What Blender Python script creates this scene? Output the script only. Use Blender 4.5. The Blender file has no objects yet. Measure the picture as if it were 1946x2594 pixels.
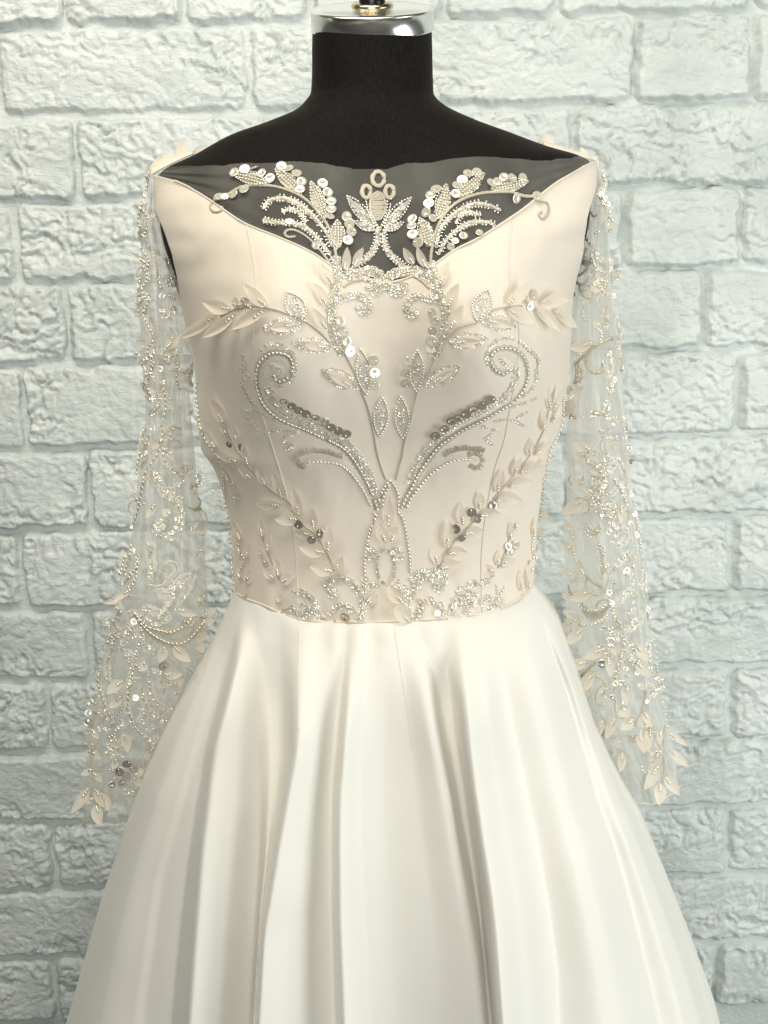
import bpy, math, random
import numpy as np
from mathutils import Vector, Matrix
from mathutils.bvhtree import BVHTree

random.seed(7)
RNG = np.random.default_rng(11)
scene = bpy.context.scene

# ---------------------------------------------------------------- camera
W0, H0, FPX = 1946.0, 2594.0, 3600.0
CAM = np.array([0.0, -1.28, 1.40])
PITCH, ROLL = math.radians(11.8), math.radians(1.3)
_F = np.array([0.0, math.cos(PITCH), -math.sin(PITCH)])
_U0 = np.array([0.0, math.sin(PITCH), math.cos(PITCH)])
_R0 = np.array([1.0, 0.0, 0.0])
_R = _R0 * math.cos(ROLL) - _U0 * math.sin(ROLL)
_U = _U0 * math.cos(ROLL) + _R0 * math.sin(ROLL)
cam_data = bpy.data.cameras.new('camera')
cam_data.sensor_fit = 'VERTICAL'
cam_data.sensor_height = 36.0
cam_data.lens = 36.0 * FPX / H0
cam_data.clip_start, cam_data.clip_end = 0.05, 50.0
cam = bpy.data.objects.new('camera', cam_data)
scene.collection.objects.link(cam)
cam.matrix_world = Matrix([[_R[i], _U[i], -_F[i], CAM[i]] for i in range(3)] + [[0, 0, 0, 1]])
scene.camera = cam

# ---------------------------------------------------------------- world, lamps, exposure
world = bpy.data.worlds.new('World')
scene.world = world
world.use_nodes = True
bg = world.node_tree.nodes['Background']
bg.inputs['Color'].default_value = (0.74, 0.95, 0.80, 1)
bg.inputs['Strength'].default_value = 0.07

def area_lamp(name, loc, target, sx, sy, energy, color):
    d = bpy.data.lights.new(name, 'AREA')
    d.shape = 'RECTANGLE'
    d.size, d.size_y, d.energy, d.color = sx, sy, energy, color
    o = bpy.data.objects.new(name, d)
    o.location = loc
    o.rotation_euler = (Vector(target) - Vector(loc)).to_track_quat('-Z', 'Y').to_euler()
    scene.collection.objects.link(o)
    return o
area_lamp('ceiling_lamp', (-0.30, -0.56, 2.50), (-0.12, 0.18, 1.25), 1.5, 0.5, 20.5, (1.0, 0.94, 0.81))
area_lamp('window_light', (1.55, -0.85, 1.00), (0.0, -0.20, 0.95), 0.9, 1.4, 21.0, (0.95, 1.0, 0.985))
area_lamp('front_fill', (-0.15, -2.50, 1.70), (0.0, 0.0, 1.15), 1.3, 1.1, 23.0, (0.99, 1.0, 0.97))  # soft fill added behind the camera to brighten the dress front, not a window

scene.view_settings.view_transform = 'Standard'
scene.view_settings.look = 'None'
scene.view_settings.exposure = 0.08
scene.view_settings.gamma = 1.0
scene.cycles.use_denoising = True
scene.cycles.max_bounces = 8
scene.cycles.diffuse_bounces = 4
scene.cycles.transparent_max_bounces = 24
scene.cycles.sample_clamp_indirect = 6.0

# ---------------------------------------------------------------- pixel helpers (photograph pixels <-> world)
def ray(u, v):
    d = _F + ((u - W0 / 2) / FPX) * _R + ((H0 / 2 - v) / FPX) * _U
    return d
def on_y(u, v, y):
    d = ray(u, v)
    return CAM + d * ((y - CAM[1]) / d[1])
def proj(P):
    q = np.asarray(P, float) - CAM
    w = q @ _F
    return W0 / 2 + FPX * (q @ _R) / w, H0 / 2 - FPX * (q @ _U) / w
def zv(v, y=0.0):
    return on_y(973, v, y)[2]
def xz(poly, y=0.0):
    pts = np.array([on_y(u, v, y) for u, v in poly])
    o = np.argsort(pts[:, 2])
    return pts[o, 0], pts[o, 2]

# ---------------------------------------------------------------- noise
def _h(i, j, s):
    n = np.sin(i * 127.1 + j * 311.7 + s * 74.7) * 43758.5453
    return n - np.floor(n)
def vnoise(x, y, s=0.0):
    i, j = np.floor(x), np.floor(y)
    fx, fy = x - i, y - j
    fx = fx * fx * fx * (fx * (fx * 6 - 15) + 10); fy = fy * fy * fy * (fy * (fy * 6 - 15) + 10)
    a = _h(i, j, s) * (1 - fx) + _h(i + 1, j, s) * fx
    b = _h(i, j + 1, s) * (1 - fx) + _h(i + 1, j + 1, s) * fx
    return (a * (1 - fy) + b * fy) * 2 - 1
def fbm(x, y, s=0.0, o=4, g=0.5):
    r, a = 0.0, 1.0
    for k in range(o):
        r = r + a * vnoise(x * 2.03 ** k + 17 * k, y * 2.03 ** k - 9 * k, s + k)
        a *= g
    return r
def smooth(a, b, x):
    t = np.clip((x - a) / (b - a), 0, 1)
    return t * t * (3 - 2 * t)

# ---------------------------------------------------------------- objects
def link(o, parent=None):
    scene.collection.objects.link(o)
    if parent is not None:
        o.parent = parent
    return o
def mesh_data(name, verts, faces, mat, shade=True):
    me = bpy.data.meshes.new(name)
    verts = np.asarray(verts, np.float32).reshape(-1, 3)
    if isinstance(faces, np.ndarray):
        nf = len(faces)
        me.vertices.add(len(verts)); me.vertices.foreach_set('co', verts.ravel())
        me.loops.add(faces.size); me.loops.foreach_set('vertex_index', faces.astype(np.int32).ravel())
        me.polygons.add(nf); me.polygons.foreach_set('loop_start', np.arange(0, faces.size, faces.shape[1], dtype=np.int32))
        me.update(calc_edges=True)
    else:
        me.from_pydata(verts.tolist(), [], [tuple(map(int, f)) for f in faces])
    if shade:
        me.polygons.foreach_set('use_smooth', [True] * len(me.polygons))
    if mat is not None:
        me.materials.append(mat)
    me.update()
    return me
def mesh_obj(name, verts, faces, mat, parent=None, shade=True):
    return link(bpy.data.objects.new(name, mesh_data(name, verts, faces, mat, shade)), parent)
def empty(name, loc, label, cat):
    o = bpy.data.objects.new(name, None)
    o.location = loc
    o['label'], o['category'] = label, cat
    o.empty_display_size = 0.05
    return link(o)
def adopt(child, parent):
    child.parent = parent
    child.matrix_parent_inverse = Matrix.Translation(-Vector(parent.location))
    return child
def grid_faces(nr, nc, wrap=False):
    r = np.arange(nr - 1)[:, None]
    c = np.arange(nc if wrap else nc - 1)[None]
    c2 = (c + 1) % nc
    return np.stack([r * nc + c, r * nc + c2, (r + 1) * nc + c2, (r + 1) * nc + c], -1).reshape(-1, 4)
def bvh(V, F):
    return BVHTree.FromPolygons(np.asarray(V, float).reshape(-1, 3).tolist(), F.tolist() if isinstance(F, np.ndarray) else F)
def pchip(x, xs, ys):
    """monotone cubic interpolation, xs rising"""
    h = np.diff(xs); d = np.diff(ys) / h
    m = np.zeros_like(ys)
    w1, w2 = 2 * h[1:] + h[:-1], h[1:] + 2 * h[:-1]
    same = d[:-1] * d[1:] > 0
    with np.errstate(divide='ignore', invalid='ignore'):
        m[1:-1] = np.where(same, (w1 + w2) / (w1 / d[:-1] + w2 / d[1:]), 0)
    m[0], m[-1] = d[0], d[-1]
    x = np.clip(x, xs[0], xs[-1])
    i = np.clip(np.searchsorted(xs, x) - 1, 0, len(xs) - 2)
    t = (x - xs[i]) / h[i]
    return (ys[i] * (2 * t**3 - 3 * t**2 + 1) + m[i] * h[i] * (t**3 - 2 * t**2 + t) + ys[i + 1] * (-2 * t**3 + 3 * t**2) + m[i + 1] * h[i] * (t**3 - t**2))

# ---------------------------------------------------------------- materials
def new_mat(name):
    m = bpy.data.materials.new(name)
    m.use_nodes = True
    nt = m.node_tree
    return m, nt, nt.nodes['Principled BSDF']
def tex(nt, kind, **kw):
    n = nt.nodes.new(kind)
    for k, val in kw.items():
        if k in n.inputs:
            n.inputs[k].default_value = val
        else:
            setattr(n, k, val)
    return n
def coords(nt, scale=(1, 1, 1), rot=(0, 0, 0)):
    tc = nt.nodes.new('ShaderNodeTexCoord')
    mp = nt.nodes.new('ShaderNodeMapping')
    mp.inputs['Scale'].default_value = scale
    mp.inputs['Rotation'].default_value = rot
    nt.links.new(tc.outputs['Object'], mp.inputs['Vector'])
    return mp.outputs['Vector']
def ramp(nt, fac, stops):
    r = nt.nodes.new('ShaderNodeValToRGB')
    e = r.color_ramp.elements
    while len(e) < len(stops):
        e.new(0.5)
    for k, (p, c) in enumerate(stops):
        e[k].position, e[k].color = p, c
    nt.links.new(fac, r.inputs['Fac'])
    return r.outputs['Color']
def bump(nt, h, strength, dist, normal_in=None):
    b = nt.nodes.new('ShaderNodeBump')
    b.inputs['Strength'].default_value = strength
    b.inputs['Distance'].default_value = dist
    nt.links.new(h, b.inputs['Height'])
    if normal_in is not None:
        nt.links.new(normal_in, b.inputs['Normal'])
    return b.outputs['Normal']

def paint_material():
    m, nt, p = new_mat('white_wall_paint')
    n1 = tex(nt, 'ShaderNodeTexNoise', Scale=9.0, Detail=5.0, Roughness=0.6)
    nt.links.new(coords(nt), n1.inputs['Vector'])
    c = ramp(nt, n1.outputs['Fac'], [(0.3, (0.56, 0.60, 0.585, 1)), (0.5, (0.67, 0.705, 0.69, 1)), (0.7, (0.74, 0.77, 0.755, 1))])
    nt.links.new(c, p.inputs['Base Color'])
    p.inputs['Roughness'].default_value = 0.33
    n2 = tex(nt, 'ShaderNodeTexNoise', Scale=85.0, Detail=6.0, Roughness=0.55, Distortion=0.6)
    nt.links.new(coords(nt, (1, 1, 1.7), (0, 0.35, 0)), n2.inputs['Vector'])
    n3 = tex(nt, 'ShaderNodeTexNoise', Scale=330.0, Detail=3.0)
    nt.links.new(coords(nt), n3.inputs['Vector'])
    b1 = bump(nt, n2.outputs['Fac'], 0.5, 0.0045)
    nt.links.new(bump(nt, n3.outputs['Fac'], 0.25, 0.0008, b1), p.inputs['Normal'])
    return m
def satin_material(name, col, trans=0.12):
    m, nt, p = new_mat(name)
    n = tex(nt, 'ShaderNodeTexNoise', Scale=6.0, Detail=3.0)
    nt.links.new(coords(nt), n.inputs['Vector'])
    c1 = tuple(x * 0.965 for x in col) + (1,)
    nt.links.new(ramp(nt, n.outputs['Fac'], [(0.3, c1), (0.7, tuple(col) + (1,))]), p.inputs['Base Color'])
    p.inputs['Roughness'].default_value = 0.52
    p.inputs['Specular IOR Level'].default_value = 0.25
    p.inputs['Sheen Weight'].default_value = 0.25
    p.inputs['Sheen Roughness'].default_value = 0.4
    w = tex(nt, 'ShaderNodeTexWave', Scale=420.0, Distortion=0.5, wave_type='BANDS')
    nt.links.new(coords(nt, (1, 1, 1), (0, 0.8, 0)), w.inputs['Vector'])
    n4 = tex(nt, 'ShaderNodeTexNoise', Scale=28.0, Detail=2.0)
    nt.links.new(coords(nt, (1, 1, 0.35)), n4.inputs['Vector'])
    b1 = bump(nt, n4.outputs['Fac'], 0.12, 0.004)
    nt.links.new(bump(nt, w.outputs['Fac'], 0.05, 0.0004, b1), p.inputs['Normal'])
    tr = nt.nodes.new('ShaderNodeBsdfTranslucent')
    tr.inputs['Color'].default_value = (col[0], col[1] * 0.93, col[2] * 0.78, 1)
    mx = nt.nodes.new('ShaderNodeMixShader')
    mx.inputs['Fac'].default_value = trans
    nt.links.new(p.outputs[0], mx.inputs[1]); nt.links.new(tr.outputs[0], mx.inputs[2])
    nt.links.new(mx.outputs[0], nt.nodes['Material Output'].inputs['Surface'])
    return m
def tulle_material(name, col, lo, hi, wscale=260.0, noise_amp=0.1):
    m, nt, p = new_mat(name)
    p.inputs['Base Color'].default_value = tuple(col) + (1,)
    p.inputs['Roughness'].default_value = 0.45
    p.inputs['Sheen Weight'].default_value = 0.3
    w = tex(nt, 'ShaderNodeTexWave', Scale=wscale, Distortion=0.3, wave_type='BANDS')
    nt.links.new(coords(nt, (1, 1, 1), (0, 0.75, 0)), w.inputs['Vector'])
    n = tex(nt, 'ShaderNodeTexNoise', Scale=30.0, Detail=3.0)
    nt.links.new(coords(nt, (1, 1, 0.3)), n.inputs['Vector'])
    mr = tex(nt, 'ShaderNodeMapRange'); mr.inputs['To Min'].default_value = lo; mr.inputs['To Max'].default_value = hi
    nt.links.new(w.outputs['Fac'], mr.inputs['Value'])
    mr2 = tex(nt, 'ShaderNodeMapRange'); mr2.inputs['From Min'].default_value = 0.35; mr2.inputs['From Max'].default_value = 0.75
    mr2.inputs['To Min'].default_value = 0.0; mr2.inputs['To Max'].default_value = noise_amp
    nt.links.new(n.outputs['Fac'], mr2.inputs['Value'])
    ad = nt.nodes.new('ShaderNodeMath'); ad.operation = 'ADD'
    nt.links.new(mr.outputs[0], ad.inputs[0]); nt.links.new(mr2.outputs[0], ad.inputs[1])
    t = nt.nodes.new('ShaderNodeBsdfTransparent')
    tl = nt.nodes.new('ShaderNodeBsdfTranslucent'); tl.inputs['Color'].default_value = tuple(col) + (1,)
    m1 = nt.nodes.new('ShaderNodeMixShader'); m1.inputs['Fac'].default_value = 0.4
    nt.links.new(p.outputs[0], m1.inputs[1]); nt.links.new(tl.outputs[0], m1.inputs[2])
    mx = nt.nodes.new('ShaderNodeMixShader')
    nt.links.new(ad.outputs[0], mx.inputs['Fac'])
    nt.links.new(t.outputs[0], mx.inputs[1]); nt.links.new(m1.outputs[0], mx.inputs[2])
    nt.links.new(mx.outputs[0], nt.nodes['Material Output'].inputs['Surface'])
    return m
def simple(name, col, rough, metal=0.0, alpha=1.0, trans=0.0, spec=0.5, noise=0.0):
    m, nt, p = new_mat(name)
    p.inputs['Base Color'].default_value = tuple(col) + (1,)
    if noise > 0:
        n = tex(nt, 'ShaderNodeTexNoise', Scale=40.0, Detail=4.0)
        nt.links.new(coords(nt), n.inputs['Vector'])
        nt.links.new(ramp(nt, n.outputs['Fac'], [(0.3, tuple(x * (1 - noise) for x in col) + (1,)), (0.7, tuple(col) + (1,))]), p.inputs['Base Color'])
    p.inputs['Roughness'].default_value = rough
    p.inputs['Metallic'].default_value = metal
    p.inputs['Specular IOR Level'].default_value = spec
    out = nt.nodes['Material Output']
    sh = p.outputs[0]
    if trans > 0:
        tl = nt.nodes.new('ShaderNodeBsdfTranslucent'); tl.inputs['Color'].default_value = tuple(col) + (1,)
        mx = nt.nodes.new('ShaderNodeMixShader'); mx.inputs['Fac'].default_value = trans
        nt.links.new(sh, mx.inputs[1]); nt.links.new(tl.outputs[0], mx.inputs[2]); sh = mx.outputs[0]
    if alpha < 1:
        t = nt.nodes.new('ShaderNodeBsdfTransparent')
        mx = nt.nodes.new('ShaderNodeMixShader'); mx.inputs['Fac'].default_value = alpha
        nt.links.new(t.outputs[0], mx.inputs[1]); nt.links.new(sh, mx.inputs[2]); sh = mx.outputs[0]
    nt.links.new(sh, out.inputs['Surface'])
    return m
def form_material():
    m, nt, p = new_mat('black_form_jersey')
    n = tex(nt, 'ShaderNodeTexNoise', Scale=500.0, Detail=2.0)
    nt.links.new(coords(nt, (1, 1, 0.3)), n.inputs['Vector'])
    nt.links.new(ramp(nt, n.outputs['Fac'], [(0.35, (0.003, 0.0023, 0.0022, 1)), (0.7, (0.009, 0.0062, 0.0054, 1))]), p.inputs['Base Color'])
    p.inputs['Roughness'].default_value = 0.75
    p.inputs['Specular IOR Level'].default_value = 0.14
    p.inputs['Sheen Tint'].default_value = (1.0, 0.72, 0.6, 1)
    p.inputs['Sheen Weight'].default_value = 0.03
    nt.links.new(bump(nt, n.outputs['Fac'], 0.15, 0.0005), p.inputs['Normal'])
    return m

M_WALL = paint_material()
M_SATIN = satin_material('ivory_satin', (0.92, 0.82, 0.70))
M_SKIRT = satin_material('ivory_skirt_satin', (0.895, 0.87, 0.805))
M_YOKE = tulle_material('illusion_tulle', (0.80, 0.78, 0.70), 0.10, 0.20, 260.0, 0.10)
M_SLEEVE = tulle_material('sleeve_tulle', (0.94, 0.93, 0.88), 0.28, 0.42, 260.0, 0.22)
M_LACE = simple('lace_backing', (0.92, 0.89, 0.81), 0.6, alpha=0.6, trans=0.3)
M_LEAF = simple('cream_petal', (0.93, 0.85, 0.74), 0.42, trans=0.40, alpha=0.88, noise=0.06)
M_CORD = simple('gold_cream_thread', (0.62, 0.55, 0.43), 0.55, noise=0.25)
M_BEAD = simple('silver_lined_bead', (0.93, 0.89, 0.80), 0.12, metal=0.8)
M_RING = simple('pearl_ring_sequin', (0.86, 0.81, 0.70), 0.16, metal=0.35)
M_SEQ = simple('pearl_sequin', (0.80, 0.75, 0.63), 0.13, metal=0.3, alpha=0.85)
M_SEQD = simple('smoky_sequin', (0.58, 0.51, 0.44), 0.18, metal=0.65)
M_FORM = form_material()
M_CHROME = simple('brushed_steel', (0.82, 0.81, 0.78), 0.20, metal=0.95)
M_BRASS = simple('brass', (0.62, 0.50, 0.30), 0.25, metal=1.0)
M_KNOB = simple('black_plastic', (0.01, 0.01, 0.01), 0.2)
M_FLOOR = simple('grey_floor', (0.10, 0.095, 0.085), 0.5, noise=0.2)

# ---------------------------------------------------------------- the brick wall
YW = 0.50
ROW_L = [-160, 67, 296, 511, 723, 916, 1144, 1352, 1551, 1730, 1914, 2080, 2253, 2427, 2594]
ROW_R = [-190, 38, 260, 475, 673, 895, 1095, 1295, 1494, 1681, 1858, 2035, 2209, 2379, 2540]
row_z = [0.5 * (on_y(120, a, YW)[2] + on_y(1800, b, YW)[2]) for a, b in zip(ROW_L, ROW_R)]
JOINTS = [[157, 465, 780, 1123, 1409, 1908], [-10, 631, 1000, 1608, 1906], [193, 800, 1450, 1990], [41, 640, 1250, 1578, 1874],
          [171, 780, 1390, 1782], [61, 660, 1268, 1868], [228, 830, 1433, 2010], [53, 640, 1250, 1852], [228, 820, 1410, 1985],
          [124, 720, 1270, 1846], [-40, 520, 1080, 1985], [137, 700, 1270, 1839], [-60, 480, 1050, 1640, 1990], [145, 680, 1250, 1811]]
JOINTS[10] = [-40, 530, 1100, 1690 - 60, 1985]
wall = mesh_obj('wall', [], [], M_WALL)
wall['kind'] = 'structure'
def mortar():
    nx, nz = 150, 190
    x = np.linspace(-1.3, 1.3, nx); z = np.linspace(0.0, 2.3, nz)
    X, Z = np.meshgrid(x, z)
    h = fbm(X * 30, Z * 30, 3.0, 4) * 0.0016
    V = np.stack([X, YW - h, Z], -1).reshape(-1, 3)
    return V, grid_faces(nz, nx)
V, Fc = mortar()
wall.data = mesh_data('wall', V, Fc, M_WALL)

def brick(x0, x1, z0, z1, seed):
    rs = np.random.default_rng(seed)
    gap = 0.0046
    x0, x1, z0, z1 = x0 + gap * rs.uniform(0.6, 1.2), x1 - gap * rs.uniform(0.6, 1.2), z0 + gap * rs.uniform(0.7, 1.3), z1 - gap * rs.uniform(0.6, 1.1)
    L, Hh = x1 - x0, z1 - z0
    nx, nz = max(20, int(L / 0.0020)), max(14, int(Hh / 0.0020))
    pad = 0.004
    X, Z = np.meshgrid(np.linspace(x0 - pad, x1 + pad, nx), np.linspace(z0 - pad, z1 + pad, nz))
    s = float(rs.uniform(0, 50))
    wob = 0.0026 * vnoise(X * 38 + s, Z * 38, s) + 0.0022 * vnoise(X * 95, Z * 95 + s, s + 5) + 0.0008 * vnoise(X * 210, Z * 210 + s, s + 7)
    dx = np.minimum(X - x0, x1 - X); dz = np.minimum(Z - z0, z1 - Z)
    r = 0.008
    cx, cz = np.clip(r - dx, 0, None), np.clip(r - dz, 0, None)
    dist = np.where((cx > 0) & (cz > 0), r - np.sqrt(cx * cx + cz * cz), np.minimum(dx, dz)) + wob
    mask = smooth(-0.003, 0.0040, dist)
    ang = rs.uniform(-0.55, 0.30)
    A, B = X * math.cos(ang) + Z * math.sin(ang), -X * math.sin(ang) + Z * math.cos(ang)
    wx, wz = fbm(A * 22, B * 22, s + 9, 3) * 0.5, fbm(A * 22 + 31, B * 22, s + 13, 3) * 0.5
    rid = np.clip(1 - np.abs(fbm(A * 19 + wx * 2, B * 46 + wz * 2, s + 2, 3, 0.55)), 0, 1) ** 2.2
    crease = np.clip(1 - 1.6 * np.abs(fbm(A * 12 + wx * 3, B * 27 + wz * 3, s + 33, 3, 0.5)), 0, 1) ** 3
    fine = fbm(A * 95 + wx * 4, B * 150 + wz * 4, s + 41, 3, 0.6)
    act = smooth(-0.55, 0.35, vnoise(A * 11, B * 17, s + 50))          # some areas are trowelled smooth
    lump = fbm(A * 8, B * 13, s + 4, 2)
    pits = smooth(0.45, 0.8, vnoise(A * 75 + wx, B * 85, s + 21)) * smooth(0.1, 0.6, vnoise(A * 13, B * 13, s + 3))
    proud = 0.0110 * rs.uniform(0.8, 1.25)
    tilt = rs.uniform(-0.02, 0.02) * (Z - (z0 + z1) / 2) + rs.uniform(-0.008, 0.008) * (X - (x0 + x1) / 2)
    h = -0.003 + mask * (proud + 0.003 + (0.30 + 0.70 * act) * (0.0044 * (rid - 0.5) - 0.0050 * crease + 0.0005 * fine) + 0.0012 * lump - 0.0030 * pits + tilt)
    V = np.stack([X, YW - h, Z], -1).reshape(-1, 3)
    return mesh_obj('brick', V, grid_faces(nz, nx), M_WALL, wall)
k = 0
for r in range(len(ROW_L) - 1):
    vm = 0.5 * (ROW_L[r] + ROW_R[r + 1])
    xs = [on_y(u, vm, YW)[0] for u in JOINTS[r]]
    while xs[0] > -0.62:
        xs.insert(0, xs[0] - 0.285)
    while xs[-1] < 0.62:
        xs.append(xs[-1] + 0.285)
    for a, b in zip(xs[:-1], xs[1:]):
        k += 1
        brick(a, b, row_z[r + 1], row_z[r], 100 + k)

floor = mesh_obj('floor', [(-3, -3, 0), (3, -3, 0), (3, YW + 0.02, 0), (-3, YW + 0.02, 0)], [(0, 1, 2, 3)], M_FLOOR, None, False)
floor['kind'] = 'structure'

# ---------------------------------------------------------------- body shape shared by the dress form and the dress
BODY_L = [(797, 40), (790, 74), (785, 235), (770, 258), (752, 276), (671, 312), (583, 342), (487, 390), (395, 434), (384, 447), (382, 500), (388, 560), (400, 620),
          (426, 690), (453, 760), (471, 830), (488, 904), (496, 981), (500, 1064), (508, 1129), (536, 1171), (556, 1221), (572, 1277), (584, 1339),
          (588, 1400), (591, 1457), (592, 1493), (590, 1600)]
BODY_R = [(1090, 33), (1096, 66), (1101, 235), (1113, 254), (1130, 268), (1208, 305), (1303, 338), (1399, 371), (1487, 396), (1513, 412), (1518, 460), (1514, 520),
          (1505, 580), (1489, 640), (1465, 700), (1451, 760), (1446, 860), (1443, 920), (1436, 985), (1427, 1050), (1416, 1100), (1396, 1154), (1378, 1218),
          (1368, 1288), (1362, 1345), (1359, 1400), (1356, 1436), (1357, 1473), (1362, 1590)]
bxl, bzl = xz(BODY_L); bxr, bzr = xz(BODY_R)
DEP = [(30, .0480, .052), (110, .0500, .055), (230, .0540, .062), (290, .060, .068), (340, .066, .078), (400, .074, .088), (440, .081, .094), (520, .096, .102), (620, .109, .106),
       (740, .116, .106), (880, .113, .104), (1000, .108, .10), (1130, .100, .096), (1280, .091, .09), (1400, .087, .086), (1500, .089, .086), (1640, .098, .10)]
dz_ = np.array([zv(v) for v, _, _ in DEP])[::-1]
dbf = np.array([f for _, f, _ in DEP])[::-1]; dbb = np.array([b for _, _, b in DEP])[::-1]
ZB = zv(835, -0.12)
def section(z):
    xl, xr = pchip(z, bzl, bxl), pchip(z, bzr, bxr)
    return 0.5 * (xl + xr), 0.5 * (xr - xl) * 0.992, pchip(z, dz_, dbf), pchip(z, dz_, dbb)
EX = 0.93
def body(psi, z, off=0.0):
    """psi: pi = left side, pi/2 = front middle, 0 = right side, negative = back"""
    xc, a, bf, bb = section(z)
    c, s = np.cos(psi), np.sin(psi)
    ex = EX + (1.0 - EX) * smooth(zv(330), zv(220), z)      # the neck is round
    x = np.sign(c) * np.abs(c) ** ex
    sy = np.sign(s) * np.abs(s) ** ex
    fr = np.clip(s, 0, 1)
    X = xc + (a + off) * x
    Y = -np.where(sy > 0, bf + off, bb + off) * sy
    dzb = z - ZB
    sz = np.where(dzb > 0, 0.085, 0.062)
    bu = 0.043 * np.exp(-0.5 * (dzb / sz) ** 2) * (np.exp(-0.5 * ((X - xc - 0.088) / 0.046) ** 2) + np.exp(-0.5 * ((X - xc + 0.088) / 0.046) ** 2)) * smooth(0.0, 0.35, fr)
    return np.stack(np.broadcast_arrays(X, Y - bu, z), -1)

# ---------------------------------------------------------------- dress form: black torso, steel neck cap
form = empty('dress_form', (0, 0, 1.2), 'black fabric dress form with steel neck cap, wearing the white gown', 'dress form')
z_top, z_bot = zv(66), zv(1640)
rows = np.concatenate([np.linspace(z_top, zv(460), 90), np.linspace(zv(460), z_bot, 70)[1:]])
psi = np.linspace(0, 2 * math.pi, 129)[:-1]
V = np.concatenate([body(psi, np.full_like(psi, z), -0.0005 - 0.0045 * smooth(zv(300), zv(440), z)) for z in rows])
top_tilt = math.tan(math.radians(15))
for i in range(4):   # the neck top slopes to the front
    seg = slice(i * 128, (i + 1) * 128)
    V[seg, 2] += (V[seg, 1] * top_tilt) * (1 - i / 4)
Fc = [tuple(f[::-1]) for f in grid_faces(len(rows), 128, True).tolist()]
V = np.vstack([V, [[V[:128, 0].mean(), V[:128, 1].mean(), V[:128, 2].mean()]]])
Fc += [(len(V) - 1, i, (i + 1) % 128) for i in range(128)]
torso = adopt(mesh_obj('torso', V, Fc, M_FORM), form)
BVH_FORM = bvh(V, Fc)

def lathe(profile, n=64):
    V, Fc = [], []
    for r, h in profile:
        for i in range(n):
            t = 2 * math.pi * i / n
            V.append((r * math.cos(t), r * math.sin(t), h))
    return V, grid_faces(len(profile), n, True)
c0 = on_y(944, 48, 0.0)
capM = Matrix.Translation((c0[0], 0.0, c0[2])) @ Matrix.Rotation(math.radians(15), 4, 'X')
def lathed(name, prof, mat, parent):
    V, Fc = lathe(prof)
    o = mesh_obj(name, [capM @ Vector(p) for p in V], Fc, mat)
    return adopt(o, parent) if parent is form else link_child(o, parent)
def link_child(o, parent):
    o.parent = parent
    o.matrix_parent_inverse = parent.matrix_basis.inverted() if parent.parent is None else (Matrix.Translation(-Vector(parent.parent.location)) @ parent.matrix_basis).inverted() @ Matrix.Translation(-Vector(parent.parent.location))
    return o
R_ = 0.0524
neck_cap = lathed('neck_cap', [(R_ - .002, -0.0095), (R_ + .0002, -0.0094), (R_ + .0006, -0.0088), (R_ + .0005, -0.0080), (R_ + .0003, 0.0060), (R_ + .0010, 0.0066), (R_ + .0010, 0.0076),
                               (R_ - .0006, 0.0086), (R_ - .005, 0.0090), (R_ - .007, 0.0084), (0.020, 0.0105), (0.0005, 0.011)], M_CHROME, form)
lathed('collar', [(0.0178, 0.0100), (0.0180, 0.0120), (0.0155, 0.0135), (0.0130, 0.0140), (0.001, 0.0145)], M_BRASS, form)
lathed('knob', [(0.0112, 0.0138), (0.0118, 0.018), (0.0118, 0.026), (0.016, 0.034), (0.021, 0.044), (0.022, 0.054), (0.018, 0.066), (0.009, 0.072), (0.0005, 0.073)], M_KNOB, form)

# ---------------------------------------------------------------- the gown
gown = empty('wedding_gown', (0, 0, 0.9), 'ivory satin wedding gown with beaded leaf appliques and sheer sleeves, on black dress form', 'gown')

NECK = np.array([(380, 440), (392, 443), (441, 456), (480, 474), (536, 508), (571, 533), (621, 565), (699, 597), (762, 624), (803, 646), (850, 678), (905, 700), (978, 716),
                 (1040, 700), (1095, 672), (1150, 633), (1217, 599), (1301, 545), (1342, 515), (1406, 464), (1480, 419), (1512, 404), (1530, 400)], float)
TULLE = np.array([(385, 441), (395, 439), (457, 431), (530, 428), (574, 427), (618, 422), (746, 418), (825, 421), (856, 430), (919, 436), (981, 436), (1031, 421), (1089, 420),
                  (1136, 410), (1224, 405), (1291, 410), (1359, 412), (1426, 407), (1480, 403), (1515, 402)], float)
SEAM = np.array([(560, 1480), (592, 1494), (600, 1505), (623, 1519), (665, 1535), (712, 1555), (756, 1570), (817, 1577), (920, 1578), (1035, 1575), (1156, 1565),
                 (1241, 1551), (1308, 1524), (1340, 1497), (1357, 1474), (1390, 1455)], float)
ARM_L = [(380, 430), (392, 450), (396, 529), (426, 581), (451, 643), (463, 704), (470, 760), (474, 830), (474, 900)]
ARM_R = [(1530, 395), (1518, 428), (1511, 474), (1489, 520), (1477, 554), (1472, 597), (1469, 640), (1458, 700), (1449, 760), (1446, 860)]
axl, azl = xz(ARM_L, -0.02); axr, azr = xz(ARM_R, -0.02)
Z_ARM = zv(815)
def psi_range(z):
    xc, a, bf, bb = section(z)
    def ps(x):
        q = np.clip((x - xc) / a, -1, 1)
        return np.arccos(np.sign(q) * np.abs(q) ** (1 / EX))
    k_ = smooth(zv(850), zv(730), z)
    pl = math.pi + (ps(np.interp(z, azl, axl)) - math.pi) * k_
    pr = ps(np.interp(z, azr, axr)) * k_
    return pl, pr
def P_at(s, z):
    pl, pr = psi_range(z)
    return body(pl + (pr - pl) * s, z, 0.0)
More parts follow.
